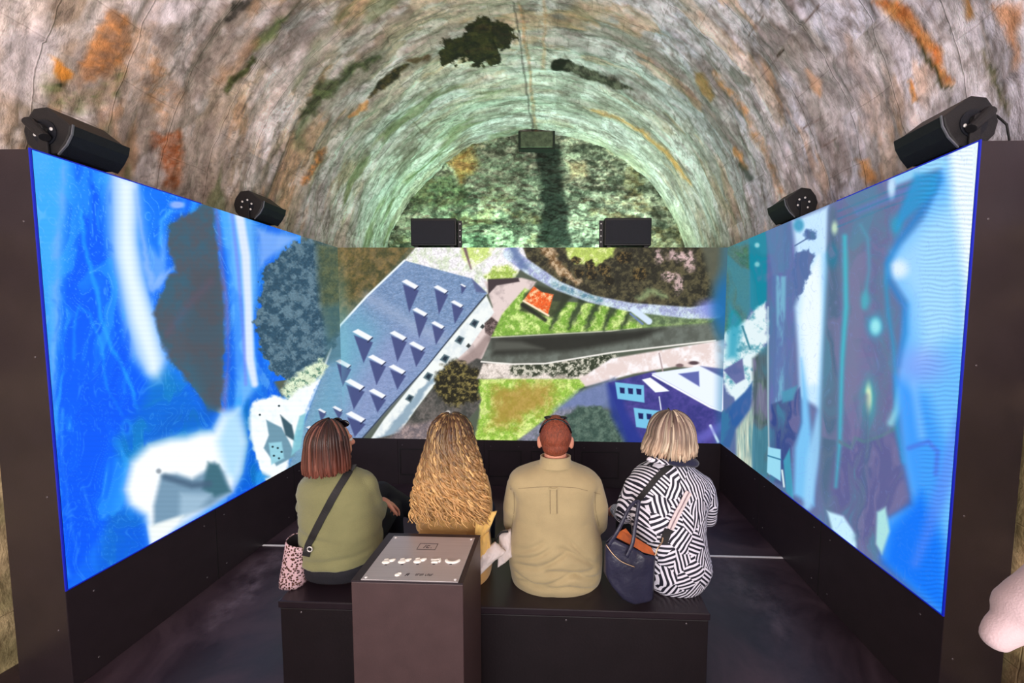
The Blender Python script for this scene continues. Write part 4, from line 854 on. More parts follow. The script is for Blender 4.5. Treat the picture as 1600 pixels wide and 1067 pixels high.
def button(k, px_, py_):
    X, Y = cz(px_, py_); mb = MB()
    if k < 3:
        mb.ball((X-0.008, Y-0.004, PZ), (0.017, 0.012, 0.006), 16, 8); mb.ball((X+0.006, Y+0.004, PZ), (0.016, 0.008, 0.005), 14, 8)
        tubeflat(mb, [(X+0.008, Y+0.004), (X+0.018, Y+0.010), (X+0.024, Y+0.012 if k != 1 else Y+0.014)], [0.008, 0.006, 0.004])
        tubeflat(mb, [(X-0.020, Y+0.006), (X-0.004, Y+0.010+k*0.001)], [0.005, 0.006])
    elif k == 3:
        tubeflat(mb, [(X-0.020, Y+0.006), (X-0.004, Y+0.003), (X+0.018, Y+0.008)], [0.005, 0.006, 0.007]); tubeflat(mb, [(X-0.014, Y-0.010), (X+0.012, Y-0.008)], [0.006, 0.007]); mb.ball((X+0.016, Y, PZ), (0.006, 0.010, 0.005), 12, 8)
    else:
        tubeflat(mb, [(X+0.026*math.cos(t), Y+0.006+0.018*math.sin(t)) for t in np.linspace(PI*0.98, PI*2.05, 12)], [0.004]+[0.0075]*10+[0.004])
    o_ = mb.obj('button', M_WHITEP, r, smooth=True)
    s_ = MB(); strokes(s_, [((X-0.006, Y-0.021), (X+0.004, Y-0.021))], 0.004); s_.obj('button_mark', M_INK, o_)
for k, (a_, b__) in enumerate(((607, 877), (632, 876.5), (656, 876), (681, 876), (707, 876))): button(k, a_, b__)
mb = MB(); X, Y = cz(621, 898); mb.ball((X, Y, PZ), (0.011, 0.008, 0.005), 12, 8); tubeflat(mb, [(X, Y+0.003), (X+0.012, Y+0.008)], 0.005); mb.obj('button', M_WHITEP, r, smooth=True)
e = MB(); X, Y = cz(637, 898)
strokes(e, [((X-0.008, Y-0.007), (X-0.004, Y+0.006)), ((X-0.004, Y+0.006), (X+0.006, Y+0.007)), ((X-0.007, Y), (X+0.003, Y)), ((X+0.000, Y-0.006), (X+0.004, Y+0.003))], 0.0028)
e.obj('engraved_mark', M_INK, r); e = MB()
X, Y = cz(662, 898)
for k in range(8):
    xx = X-0.030+k*0.0078+(0.006 if k > 3 else 0)
    strokes(e, [((xx, Y-0.005), (xx, Y+0.005))], 0.0018)
    strokes(e, [((xx, Y+(0.0045 if k % 2 else -0.0045)), (xx+0.0045, Y+(0.0045 if k % 2 else -0.0045)))], 0.0016)
    if k % 3 != 1: strokes(e, [((xx+0.0042, Y-0.005), (xx+0.0042, Y+0.005))], 0.0016)
e.obj('engraved_writing', M_INK, r)
# ================================================================== PEOPLE
M_SKIN = simple('skin', (222, 152, 128), 0.5, var=0.06, scale=20)
M_SKIN2 = simple('skin_pale', (228, 160, 138), 0.5, var=0.06, scale=20)
M_EYE = simple('eye', (235, 232, 228), 0.2); M_LENS = simple('dark_lens', (16, 14, 22), 0.15, 0.2)
M_BTROUS = simple('black_trousers', (22, 21, 32), 0.8, var=0.2, scale=25, bump=0.4, bscale=300)
M_NAVY = simple('navy_trousers', (30, 34, 56), 0.85, var=0.15, scale=25, bump=0.4)
M_SHOE = simple('dark_shoe', (38, 34, 36), 0.5); M_SHOE2 = simple('white_shoe', (215, 212, 210), 0.5)

def hand(mb, wrist, dirv, palmn, side, curl=0.5, s=1.0):
    """palm, four unequal bent fingers and a thumb leaving the side of the palm"""
    d = Vector(dirv).normalized(); n = Vector(palmn); n = (n-d*n.dot(d)).normalized(); w = d.cross(n)*side
    W_ = Vector(wrist); k = W_+d*0.088*s
    M = Matrix((w, d, n)).transposed()
    mb.ball(W_+d*0.046*s, (0.040*s, 0.052*s, 0.015*s), 16, 10, M); mb.cone(W_, 0.024*s, W_+d*0.03*s, 0.021*s)
    for i, (off, ln) in enumerate(((0.029, 0.072), (0.010, 0.080), (-0.010, 0.075), (-0.028, 0.060))):
        p0 = W_+d*(0.080-abs(off)*0.15)*s+w*off*s; dd = (d+w*off*1.2).normalized(); pts = [p0-d*0.02*s, p0]
        ang = 0
        for seg in (0.42, 0.32, 0.26):
            ang += curl*(0.5+0.12*i); v = dd*math.cos(ang)+n*math.sin(ang); pts.append(pts[-1]+v*ln*seg*s)
        mb.chain(pts, [0.0095*s, 0.0092*s, 0.0085*s, 0.008*s, 0.007*s], 10)
    t0 = W_+d*0.022*s+w*0.026*s; t1 = t0+(d*0.6+w*0.75+n*0.25).normalized()*0.036*s; t2 = t1+(d*0.85+w*0.35+n*0.4).normalized()*0.030*s; t3 = t2+(d*0.95+n*0.35).normalized()*0.024*s
    mb.chain([t0, t1, t2, t3], [0.014*s, 0.0115*s, 0.010*s, 0.0085*s], 10)

def person(label, rings, arms, legs, head, neck, mats, fold=None, sleeve_end=0.97, hands=True, top='sweater', trousers='trousers', skin=None, shoe=None, bare_ankle=False, hem=0.0):
    """rings: (py, x left, x right, Y, half depth) read off the photo at depth Y; everything in metres after that"""
    skin = skin or M_SKIN; R3 = []; legs = [[(Lg[0][0], Lg[0][1], 0.462+Lg[0][3], Lg[0][3])]+list(Lg[1:]) for Lg in legs]
    for (py_, xl, xr, Y, hd) in rings:
        a_ = at(xl, py_, Y); b__ = at(xr, py_, Y); R3.append(((a_[0]+b__[0])/2, Y, (a_[2]+b__[2])/2, (b__[0]-a_[0])/2, hd))
    R3.sort(key=lambda r_: r_[2])
    base = (R3[0][0], R3[0][1], 0.45)
    root = empty('person', (base[0], base[1], 0.45), label, 'person'); O = np.array([base[0], base[1], 0.45])
    def loc(q): return tuple(np.asarray(q, float)-O)
    hc, hs, yaw, tilt = head                                   # centre, scale, turn, nod
    RM = Matrix.Rotation(yaw, 3, 'Z') @ Matrix.Rotation(-tilt, 3, 'X')
    def H(x, y, z): return Vector(loc(hc))+RM @ Vector((x*hs, y*hs, z*hs))
    # body: one continuous skin
    mb = MB(); mb.loft([(r_[0]-O[0], r_[1]-O[1], r_[2]-O[2], max(r_[3]-0.040, 0.02), max(r_[4]-0.042, 0.02)) for r_ in R3], 32, 2.3)
    for A_ in arms:
        P_ = [loc(q[:3]) for q in A_['pts']]; mb.chain([Vector(q) for q in P_], [q[3]-0.010 for q in A_['pts']], 14)
        if hands: hand(mb, loc(A_['hand'][0]), A_['hand'][1], A_['hand'][2], A_['hand'][3], A_['hand'][4])
    for Lg in legs: mb.chain([Vector(loc(q[:3])) for q in Lg], [q[3]-0.012 for q in Lg], 14)
    for Lg in legs: f0 = Vector(loc(Lg[-1][:3])); mb.cone(f0, 0.034, f0+Vector((0, 0.10, -0.035)), 0.028)
    nb = Vector(loc(neck[0])); mb.cone(nb, neck[1], H(0, -0.012, -0.07), neck[1]*0.92)
    E3 = RM
    mb.ball(H(0, -0.012, 0.022), (0.078*hs, 0.098*hs, 0.095*hs), 24, 16, E3); mb.ball(H(0, 0.028, -0.045), (0.058*hs, 0.068*hs, 0.070*hs), 20, 14, E3)
    mb.cone(H(0, 0.088, 0.012), 0.010*hs, H(0, 0.106, -0.022), 0.014*hs, 10)      # nose
    mb.ball(H(0, 0.086, -0.058), (0.024*hs, 0.014*hs, 0.010*hs), 12, 8, E3); mb.ball(H(0, 0.078, -0.096), (0.022*hs, 0.018*hs, 0.016*hs), 12, 8, E3)
    for s_ in (-1, 1):
        mb.ball(H(s_*0.031, 0.078, 0.026), (0.020*hs, 0.012*hs, 0.008*hs), 10, 8, E3)
        EM = RM @ Matrix.Rotation(s_*-0.5, 3, 'Z'); mb.ball(H(s_*0.083, -0.012, -0.014), (0.010*hs, 0.021*hs, 0.033*hs), 14, 10, EM)
    body = mb.blobbed('body', skin, root, voxel=0.0065, smooth=3)
    for s_ in (-1, 1):
        q = MB(); q.ball(H(s_*0.031, 0.079, 0.008), 0.011*hs, 12, 8); q.obj('eye', M_EYE, root, smooth=True)
    # trousers: hips and legs
    mb = MB(); b0 = R3[0]; zt = R3[0][2]+0.10
    hip = [(b0[0]-O[0], b0[1]-O[1], 0.003, b0[3]-0.02, b0[4]-0.02)]+[(r_[0]-O[0], r_[1]-O[1], max(r_[2]-O[2], 0.02), r_[3]-(0.032 if r_[2] > hem else 0.006), r_[4]-(0.034 if r_[2] > hem else 0.006)) for r_ in R3 if r_[2] < 0.66]
    mb.loft(hip, 32, 2.35)
    for Lg in legs:
        q = [Vector(loc(p_[:3])) for p_ in Lg]; rr = [p_[3]+0.006 for p_ in Lg]
        if bare_ankle: q[-1] = q[-2].lerp(q[-1], 0.78)
        mb.chain(q, rr, 16)
    mb.blobbed('trousers', mats[1], root, voxel=0.009, smooth=5, disp=lambda c_, n_: (fbm(c_[:, 0]*14+c_[:, 1]*5, c_[:, 2]*16, 5)-0.5)*0.008)
    for Lg in legs:
        f0 = Vector(loc(Lg[-1][:3])); d_ = Lg[-1][4] if len(Lg[-1]) > 4 else (0, 1, 0); d_ = Vector(d_)
        q = MB(); fz = f0+Vector((0, 0, -0.055)); q.ball(fz+d_*0.02, (0.042, 0.05, 0.036), 14, 10); q.cone(fz+d_*0.02+Vector((0, 0, -0.008)), 0.038, fz+d_*0.15+Vector((0, 0, -0.012)), 0.030)
        q.blobbed('shoe', shoe or M_SHOE, root, voxel=0.008, smooth=4)
    # upper garment
    G3 = [r_ for r_ in R3 if r_[2] > hem]
    if len(G3) < len(R3):
        lo_ = R3[len(R3)-len(G3)-1]; hi_ = G3[0]; f_ = (hem-lo_[2])/(hi_[2]-lo_[2]); G3 = [tuple(lo_[k]*(1-f_)+hi_[k]*f_ for k in range(5))]+G3
    mb = MB(); mb.loft([(r_[0]-O[0], r_[1]-O[1], r_[2]-O[2], r_[3], r_[4]) for r_ in G3], 40, 2.35)
    for A_ in arms:
        pts = [Vector(loc(q[:3])) for q in A_['pts']]; rs = [q[3] for q in A_['pts']]; pts[-1] = pts[-2].lerp(pts[-1], sleeve_end)
        mb.chain(pts, rs, 18)
    gar = mb.blobbed(top, mats[0], root, voxel=0.0075, smooth=7, disp=fold)
    return root, gar, body, O, H, RM

def bvh_of(o):
    O = o.parent.location if o.parent else Vector()
    me = o.data; return BVHTree.FromPolygons([v.co+O for v in me.vertices], [p_.vertices for p_ in me.polygons])
def back_hit(bvh, px_, py_):
    """first surface met along the sight line through a measured point"""
    d = Vector(ray(px_, py_)).normalized(); h = bvh.ray_cast(Vector(CAM), d)
    return h[0], h[1]
def back_y(bvh, x, z, y0=-1.0):
    h = bvh.ray_cast(Vector((x, y0, z)), Vector((0, 1, 0))); return h[0], h[1]
def ribbon(name, pts, w, th, mat, parent, lift=0.0, off=None):
    """band of width w lying on points (co, normal)"""
    V = []; Fs = []; n = len(pts); O = parent.location if parent is not None else Vector()
    for i, (c, nn) in enumerate(pts):
        t = (pts[min(i+1, n-1)][0]-pts[max(i-1, 0)][0]).normalized(); s_ = t.cross(nn).normalized(); nn2 = s_.cross(t).normalized()
        if nn2.dot(nn) < 0: nn2 = -nn2
        ww = w if np.isscalar(w) else w[i]
        for a_, b__ in ((-1, 0), (1, 0), (1, 1), (-1, 1)): V.append(c-O+s_*a_*ww/2+nn2*(lift+b__*th))
    for i in range(n-1):
        for k in range(4): Fs.append((i*4+k, i*4+(k+1) % 4, (i+1)*4+(k+1) % 4, (i+1)*4+k))
    Fs += [(3, 2, 1, 0), tuple((n-1)*4+k for k in range(4))]
    mb = MB(); mb.add(V, Fs); return mb.obj(name, mat, parent, smooth=False)
def drape(bvh, pix, n=30):
    """points on a garment under a polyline measured in the photo"""
    P_ = []; L_ = []
    for i in range(len(pix)-1):
        for k in range(n//(len(pix)-1)): t = k/(n//(len(pix)-1)); P_.append((pix[i][0]*(1-t)+pix[i+1][0]*t, pix[i][1]*(1-t)+pix[i+1][1]*t))
    P_.append(pix[-1])
    out = []
    for q in P_:
        h, nn = back_hit(bvh, *q)
        if h is None: continue
        if nn.dot(Vector(ray(*q))) > 0: nn = -nn
        out.append((h, nn))
    # smooth
    for _ in range(3): out = [out[0]]+[((out[i-1][0]+out[i][0]*2+out[i+1][0])/4, (out[i-1][1]+out[i][1]*2+out[i+1][1]).normalized()) for i in range(1, len(out)-1)]+[out[-1]]
    return out

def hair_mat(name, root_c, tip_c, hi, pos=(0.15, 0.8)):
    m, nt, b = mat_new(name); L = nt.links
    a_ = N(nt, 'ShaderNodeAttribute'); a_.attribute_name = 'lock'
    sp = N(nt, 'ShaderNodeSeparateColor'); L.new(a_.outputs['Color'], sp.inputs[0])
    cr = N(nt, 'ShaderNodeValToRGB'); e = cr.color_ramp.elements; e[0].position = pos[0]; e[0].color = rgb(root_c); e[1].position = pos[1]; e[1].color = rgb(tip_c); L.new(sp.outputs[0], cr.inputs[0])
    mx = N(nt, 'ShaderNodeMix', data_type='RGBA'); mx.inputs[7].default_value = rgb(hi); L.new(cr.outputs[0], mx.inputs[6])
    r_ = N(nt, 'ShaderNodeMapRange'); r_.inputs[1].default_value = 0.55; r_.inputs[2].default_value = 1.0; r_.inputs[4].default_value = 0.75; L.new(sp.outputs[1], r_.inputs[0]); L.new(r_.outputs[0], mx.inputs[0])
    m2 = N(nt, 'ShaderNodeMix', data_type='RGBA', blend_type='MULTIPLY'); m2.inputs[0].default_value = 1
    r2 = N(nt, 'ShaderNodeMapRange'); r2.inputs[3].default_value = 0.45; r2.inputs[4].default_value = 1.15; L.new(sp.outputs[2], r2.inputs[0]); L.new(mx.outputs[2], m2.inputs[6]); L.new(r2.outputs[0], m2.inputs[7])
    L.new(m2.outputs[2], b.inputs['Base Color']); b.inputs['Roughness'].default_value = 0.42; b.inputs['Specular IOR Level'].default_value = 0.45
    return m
def hair(name, mat, root, O, hc, r, yaw, zbot, flare, n, rad, curl=0.0, turns=0, phi_max=2.2, seed=1, yback=None, xsh=0.0, len_var=0.03, tilt=0.0, xs=(1, 1), phi_right=None, seg=26, part=0.0):
    """many locks rooted at the crown, laid over the skull and hanging to zbot, over a solid under-layer"""
    rnd = random.Random(seed); V = []; Fs = []; A_ = []; phi_r = phi_max if phi_right is None else phi_right
    hc = Vector(hc)
    def path(phi, s_, grow, zb, j=0):
        # phi measured from straight back, positive to the right; directions turned with the head
        a_ = phi+yaw
        dx, dy = math.sin(phi), -math.cos(phi)
        dx, dy = dx*math.cos(yaw)-dy*math.sin(yaw), dx*math.sin(yaw)+dy*math.cos(yaw)
        if s_ < 0.42:
            th_ = 0.10+(PI/2-0.10)*(s_/0.42); q = hc+Vector((r[0]*grow*math.sin(th_)*dx+part*(1-math.sin(th_)), r[1]*grow*math.sin(th_)*dy-0.01, r[2]*grow*math.cos(th_)))
        else:
            t = (s_-0.42)/0.58; fx = 1+flare*(t**0.8 if flare > 0 else t)
            q = hc+Vector((r[0]*grow*fx*dx, r[1]*grow*dy-0.01, 0)); q.z = hc.z*(1-t)+zb*t
            q.x = hc.x+(q.x-hc.x)*(xs[0] if q.x < hc.x else xs[1])**t+xsh*t**0.6
            if yback is not None: q.y = q.y*(1-t**0.7)+(yback+(q.y-hc.y)*0.16)*t**0.7
        return q
    def addtube(pts, rs, cols, m=6):
        b_ = len(V); k_ = len(pts)
        for i, q in enumerate(pts):
            t = (pts[min(i+1, k_-1)]-pts[max(i-1, 0)]).normalized(); u = (q-hc); u.z = 0
            if u.length < 1e-4: u = Vector((0, -1, 0))
            u = (u-t*u.dot(t)); u = u.normalized() if u.length > 1e-5 else Vector((0, 0, 1)); w_ = t.cross(u)
            for j in range(m):
                an = 2*PI*j/m; V.append(q+w_*math.cos(an)*rs[i]*1.25+u*math.sin(an)*rs[i]*0.8); A_.append(cols[i])
        for i in range(k_-1):
            for j in range(m): Fs.append((b_+i*m+j, b_+i*m+(j+1) % m, b_+(i+1)*m+(j+1) % m, b_+(i+1)*m+j))
    for k in range(n):
        phi = rnd.uniform(-phi_max, phi_r) if k > n*0.25 else -phi_max+(k/(n*0.25))*(phi_max+phi_r)
        zb = zbot+rnd.uniform(-len_var, len_var)+ (abs(phi)/phi_max)**2*0.0
        grow = rnd.uniform(0.95, 1.05); ph0 = rnd.random()*6.28; tr = turns*rnd.uniform(0.8, 1.2); s0 = rnd.choice([0, 0, 0.05, 0.12, 0.2])
        hi = rnd.random(); dk = rnd.random(); pts = []; rs = []; cols = []; am = curl*rnd.uniform(0.6, 1.3)
        for i in range(seg):
            s_ = s0+(1-s0)*i/(seg-1); q = path(phi, s_, grow, zb); gr = max(0, s_-0.25)/0.75
            if curl:
                an = ph0+tr*6.28*s_; q = q+Vector((math.cos(an)*am*gr, math.sin(an)*am*gr*0.8, math.sin(an*0.7)*am*gr*0.5))
            else: q = q+Vector(((math.sin(ph0+s_*5)*0.002), 0, 0))
            pts.append(q-O_v(O)); e_ = min(1, i/3)*0.35+0.65; tp = 1-0.75*max(0, (s_-0.86)/0.14)
            rs.append(rad*e_*tp*(1 if not curl else 0.9+0.25*math.sin(an))); cols.append((s_, hi, dk))
        addtube(pts, rs, cols, 6)
    # under-layer
    m_ = 36; rows = 18; b_ = len(V)
    for i in range(rows):
        s_ = 0.02+i/(rows-1)*(0.93-0.02)
        for j in range(m_): V.append(path(-phi_max+(phi_max+phi_r)*j/(m_-1), s_, 0.955, zbot+0.012)-O_v(O)); A_.append((s_*0.8, 0.3, 0.15))
    for i in range(rows-1):
        for j in range(m_-1): Fs.append((b_+i*m_+j, b_+i*m_+j+1, b_+(i+1)*m_+j+1, b_+(i+1)*m_+j))
    o = mesh_np(name, np.array([tuple(v) for v in V]), np.array(Fs), mat, root)
    a2 = o.data.attributes.new('lock', 'FLOAT_COLOR', 'POINT'); L4 = np.ones((len(A_), 4), np.float32); L4[:, :3] = np.array(A_); a2.data.foreach_set('color', L4.ravel())
    return o
def O_v(O): return Vector((float(O[0]), float(O[1]), float(O[2])))
def glasses(root, H, z, y, w=0.072, tilt=0.3):
    """sunglasses pushed up on the head"""
    r_ = MB(); r_.tube([H(-w, y-0.055, z-0.030), H(-w, y, z-0.012), H(-w*0.85, y+0.03, z)], 0.0032, 6); r_.tube([H(w, y-0.055, z-0.030), H(w, y, z-0.012), H(w*0.85, y+0.03, z)], 0.0032, 6); r_.tube([H(-w*0.85, y+0.03, z), H(-w*0.3, y+0.05, z+0.008), H(w*0.3, y+0.05, z+0.008), H(w*0.85, y+0.03, z)], 0.004, 6)
    fr = r_.obj('sunglasses', M_LENS, root, smooth=True)
    for s_ in (-1, 1):
        q = MB(); q.ball(H(s_*w*0.52, y+0.045, z+0.014), (0.030, 0.006, 0.020), 14, 8); q.obj('lens', M_LENS, fr, smooth=True)
    return fr
def cloth(name, c, c2=None, scale=8, rough=0.85, bump=0.35, bscale=260):
    return simple(name, c, rough, var=0.09, scale=scale, bump=bump, bscale=bscale, sheen=0.25)

def P3(px_, py_, Y, r_): q = at(px_, py_, Y); return (q[0], q[1], q[2], r_)

# ---- visitor 1: olive sweater, brown bob
def fold1(c, n):
    back = np.clip(-n[:, 1], 0, 1); x, z = c[:, 0], c[:, 2]
    f = 0.012*(fbm(x*4+z*5, z*16-x*4, 11, 3)-0.5)+0.006*(fbm(x*12, z*34+x*10, 12, 2)-0.5)*sstep(0.28, 0.05, z)
    f += -0.012*np.exp(-((z-0.145-0.10*x)/0.016)**2)*back*sstep(-0.2, 0.0, x) - 0.010*np.exp(-((z-0.235+0.18*x)/0.016)**2)*back*sstep(0.15, -0.05, x)
    f += 0.007*sstep(0.03, 0.015, z)
    return f
M_OLIVE = cloth('olive_knit', (130, 128, 88))
rings1 = [(893, 487, 588, .25, .135), (884, 484, 591, .25, .148), (868, 481, 593, .25, .158), (848, 478, 593, .25, .156), (820, 476, 590, .255, .143), (790, 474, 587, .26, .13), (765, 470, 586, .26, .122), (751, 473, 583, .26, .115), (743, 482, 574, .26, .10), (737, 497, 562, .255, .08), (731, 512, 550, .25, .055)]
arms1 = [dict(pts=[P3(484, 757, .26, .050), P3(478, 790, .30, .047), P3(484, 812, .40, .044), P3(540, 800, .60, .034)], hand=(at(540, 800, .60), (0.8, 0.5, -0.1), (0, -0.2, -1), 1, 0.5)),
         dict(pts=[P3(573, 756, .26, .052), P3(583, 784, .30, .047), P3(589, 803, .35, .043), P3(597, 789, .47, .030)], hand=(at(598, 783, .50), (0.35, 0.45, -0.45), (-0.3, -0.35, -1), -1, 0.55))]
legs1 = [[P3(560, 880, .28, .085), (-0.80, .74, .53, .062), (-0.80, .80, .30, .050), (-0.80, .80, .09, .040)],
         [P3(510, 880, .28, .085), (-0.86, .72, .64, .066), (-0.72, .90, .42, .050), (-0.60, .98, .30, .036, (0.6, 0.8, 0))]]
h1 = at(519, 693, .25); RT1 = -0.60
root1, gar1, body1, O1, H1, RM1 = person('person in an olive green sweater with a brown bob, black strap across the back', rings1, arms1, legs1, (h1, 0.98, RT1, 0.0), (at(523, 735, .25), .050), (M_OLIVE, M_BTROUS), fold1, top='sweater', bare_ankle=True, sleeve_end=0.9, hem=0.545)
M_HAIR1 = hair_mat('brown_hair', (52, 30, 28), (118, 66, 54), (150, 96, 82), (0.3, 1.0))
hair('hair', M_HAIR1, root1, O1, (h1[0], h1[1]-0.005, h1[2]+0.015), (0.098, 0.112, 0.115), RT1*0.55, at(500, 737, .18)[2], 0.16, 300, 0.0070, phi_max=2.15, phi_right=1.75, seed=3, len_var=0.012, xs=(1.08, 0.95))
glasses(root1, H1, 0.090, 0.000)
bv = bvh_of(gar1)
M_STRAP = simple('black_webbing', (26, 24, 28), 0.7, var=0.1, scale=60)

# ---- visitor 2: long curly blond hair, tan sweater
def fold2(c, n):
    x, z = c[:, 0], c[:, 2]; return 0.012*(fbm(x*7, z*9+x*3, 21, 3)-0.5)+0.006*(fbm(x*20+z*6, z*14, 22, 2)-0.5)
M_TAN = cloth('tan_sweater', (216, 168, 104))
rings2 = [(903, 656, 764, .27, .140), (888, 653, 768, .27, .155), (860, 651, 768, .27, .158), (838, 653, 766, .27, .150), (815, 663, 764, .27, .135), (790, 667, 760, .27, .125), (765, 668, 758, .27, .12), (748, 668, 756, .27, .112), (738, 676, 748, .27, .10), (731, 690, 736, .265, .07), (726, 697, 724, .26, .05)]
arms2 = [dict(pts=[P3(674, 750, .27, .046), P3(665, 790, .30, .044), P3(662, 820, .38, .042), P3(690, 812, .60, .032)], hand=(at(690, 812, .60), (0.5, 0.8, -0.2), (0, -0.2, -1), 1, 0.5)),
         dict(pts=[P3(750, 750, .27, .046), P3(757, 785, .29, .044), P3(757, 818, .34, .042), P3(730, 815, .58, .032)], hand=(at(730, 815, .58), (-0.5, 0.8, -0.2), (0, -0.2, -1), -1, 0.5))]
legs2 = [[P3(690, 885, .28, .08), (-0.33, .76, .52, .058), (-0.33, .80, .28, .048), (-0.33, .80, .09, .038)], [P3(735, 885, .28, .08), (-0.17, .76, .52, .058), (-0.17, .80, .28, .048), (-0.17, .80, .09, .038)]]
h2 = at(706, 686, .26)
root2, gar2, body2, O2, H2, RM2 = person('person with very long curly blond hair in a tan sweater', rings2, arms2, legs2, (h2, 0.96, 0.0, 0.1), (at(706, 728, .26), .048), (M_TAN, M_NAVY), fold2, top='sweater', skin=M_SKIN2)
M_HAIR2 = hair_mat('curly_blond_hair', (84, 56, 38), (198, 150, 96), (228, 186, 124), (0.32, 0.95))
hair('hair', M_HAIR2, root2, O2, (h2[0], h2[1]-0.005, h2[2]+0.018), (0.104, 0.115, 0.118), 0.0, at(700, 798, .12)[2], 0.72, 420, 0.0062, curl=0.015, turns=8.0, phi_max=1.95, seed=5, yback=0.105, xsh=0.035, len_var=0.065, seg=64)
M_CREAM = cloth('cream_cotton', (226, 214, 214), rough=0.8)
# folded-back jacket flap and pale shirt tail at the right hip
def sheet(name, pix, Y, mat, parent, th=0.012, sub=10, bulge=0.03, seed=1, wr=0.012):
    """closed soft sheet between four measured corners (tl, tr, br, bl); Y may differ per corner"""
    Ys = Y if isinstance(Y, (list, tuple)) else [Y]*4; c = [Vector(at(*pix[i], Ys[i])) for i in range(4)]; O = parent.location; n = sub*2
    V = []; 
    for sgn in (-1, 1):
        for i in range(n+1):
            for j in range(n+1):
                u, v = i/n, j/n; q = (c[0]*(1-u)+c[1]*u)*(1-v)+(c[3]*(1-u)+c[2]*u)*v
                b_ = bulge*math.sin(PI*u)**0.6*math.sin(PI*v)**0.6 if 0 < u < 1 and 0 < v < 1 else 0
                w_ = wr*(float(fbm(np.array([u*4.0+v]), np.array([v*3.0-u*1.5]), seed, 3)[0])-0.5)*2
                V.append(q-O+Vector((0, sgn*(th/2+b_)-0.0+w_, 0)))
    m_ = (n+1)**2; Fs = []
    for i in range(n):
        for j in range(n):
            a_ = i*(n+1)+j; Fs.append((a_, a_+1, a_+n+2, a_+n+1)); a_ += m_; Fs.append((a_, a_+n+1, a_+n+2, a_+1))
    edge = [(i, 0) for i in range(n)]+[(n, j) for j in range(n)]+[(i, n) for i in range(n, 0, -1)]+[(0, j) for j in range(n, 0, -1)]
    for k in range(len(edge)):
        a_ = edge[k]; b_ = edge[(k+1) % len(edge)]; ia = a_[0]*(n+1)+a_[1]; ib = b_[0]*(n+1)+b_[1]; Fs.append((ia, ib, ib+m_, ia+m_))
    mb = MB(); mb.add(V, Fs); return mb.obj(name, mat, parent, smooth=True)
M_YEL = cloth('mustard_jacket', (226, 184, 106))
jk = sheet('jacket_flap', [(746, 795), (776, 800), (760, 838), (742, 842)], [.13, .12, .12, .10], M_YEL, root2, 0.012, 8, 0.012, 4, 0.02)
sheet('jacket_flap', [(744, 836), (764, 830), (768, 870), (746, 880)], [.11, .12, .12, .10], M_YEL, root2, 0.016, 8, 0.02, 9, 0.02)
sheet('shirt_tail', [(748, 868), (774, 846), (790, 862), (750, 896)], [.10, .13, .12, .075], M_CREAM, root2, 0.016, 8, 0.02, 6, 0.015)

# ---- visitor 3: khaki shirt, short red-brown hair
def fold3(c, n):
    back = np.clip(-n[:, 1], 0, 1); x, z = c[:, 0], c[:, 2]
    f = 0.008*(fbm(x*6, z*8, 31, 3)-0.5)
    for (x0, z0, k, amp, w, lo, hi) in ((0.0, 0.19, 0.35, .010, .013, -.2, .05), (0, 0.13, -0.25, .010, .014, -.05, .22), (0, 0.085, 0.22, .009, .012, -.18, .2), (0, 0.245, -0.5, .008, .013, .02, .2), (0, 0.26, 0.55, .008, .012, -.2, -.03), (0, 0.05, -0.15, .008, .011, -.2, .2), (0, 0.32, 0.7, .007, .014, -.19, -.06), (0, 0.31, -0.8, .007, .014, .06, .19)):
        f += -1.7*amp*np.exp(-((z-z0-k*(x-x0)-0.012*np.sin(x*22))/w)**2)*back*sstep(lo-0.03, lo+0.03, x)*sstep(hi+0.03, hi-0.03, x)
    f += 0.006*(fbm(x*13+z*12, z*26-x*8, 33, 2)-0.5)*back*sstep(0.42, 0.3, z)
    return f
M_KHAKI = cloth('khaki_shirt', (172, 154, 116), bump=0.25)
rings3 = [(905, 803, 934, .26, .145), (893, 799, 939, .26, .165), (872, 796, 941, .26, .178), (845, 795, 941, .26, .172), (822, 801, 933, .265, .160), (800, 806, 928, .27, .150), (775, 806, 928, .27, .140), (752, 794, 937, .27, .132), (742, 797, 934, .27, .122), (736, 804, 926, .27, .110), (730, 820, 911, .27, .094), (725, 836, 899, .27, .076), (721, 843, 892, .265, .064)]
arms3 = [dict(pts=[P3(811, 758, .27, .064), P3(802, 790, .28, .055), P3(801, 815, .33, .050), P3(840, 805, .62, .036)], hand=(at(840, 805, .62), (0.5, 0.8, -0.2), (0, -0.2, -1), 1, 0.5)),
         dict(pts=[P3(922, 758, .27, .064), P3(934, 790, .28, .055), P3(935, 818, .33, .050), P3(905, 805, .62, .036)], hand=(at(905, 805, .62), (-0.5, 0.8, -0.2), (0, -0.2, -1), -1, 0.5))]
legs3 = [[P3(840, 885, .28, .095), (0.20, .80, .54, .070), (0.20, .84, .30, .055), (0.20, .84, .09, .042)], [P3(900, 885, .28, .095), (0.40, .80, .54, .070), (0.40, .84, .30, .055), (0.40, .84, .09, .042)]]
h3 = at(868, 686, .27)
root3, gar3, body3, O3, H3, RM3 = person('person in a khaki button shirt with short reddish hair', rings3, arms3, legs3, (h3, 1.0, 0.0, 0.05), (at(868, 722, .27), .062), (M_KHAKI, M_NAVY), fold3, top='shirt', trousers='trousers')
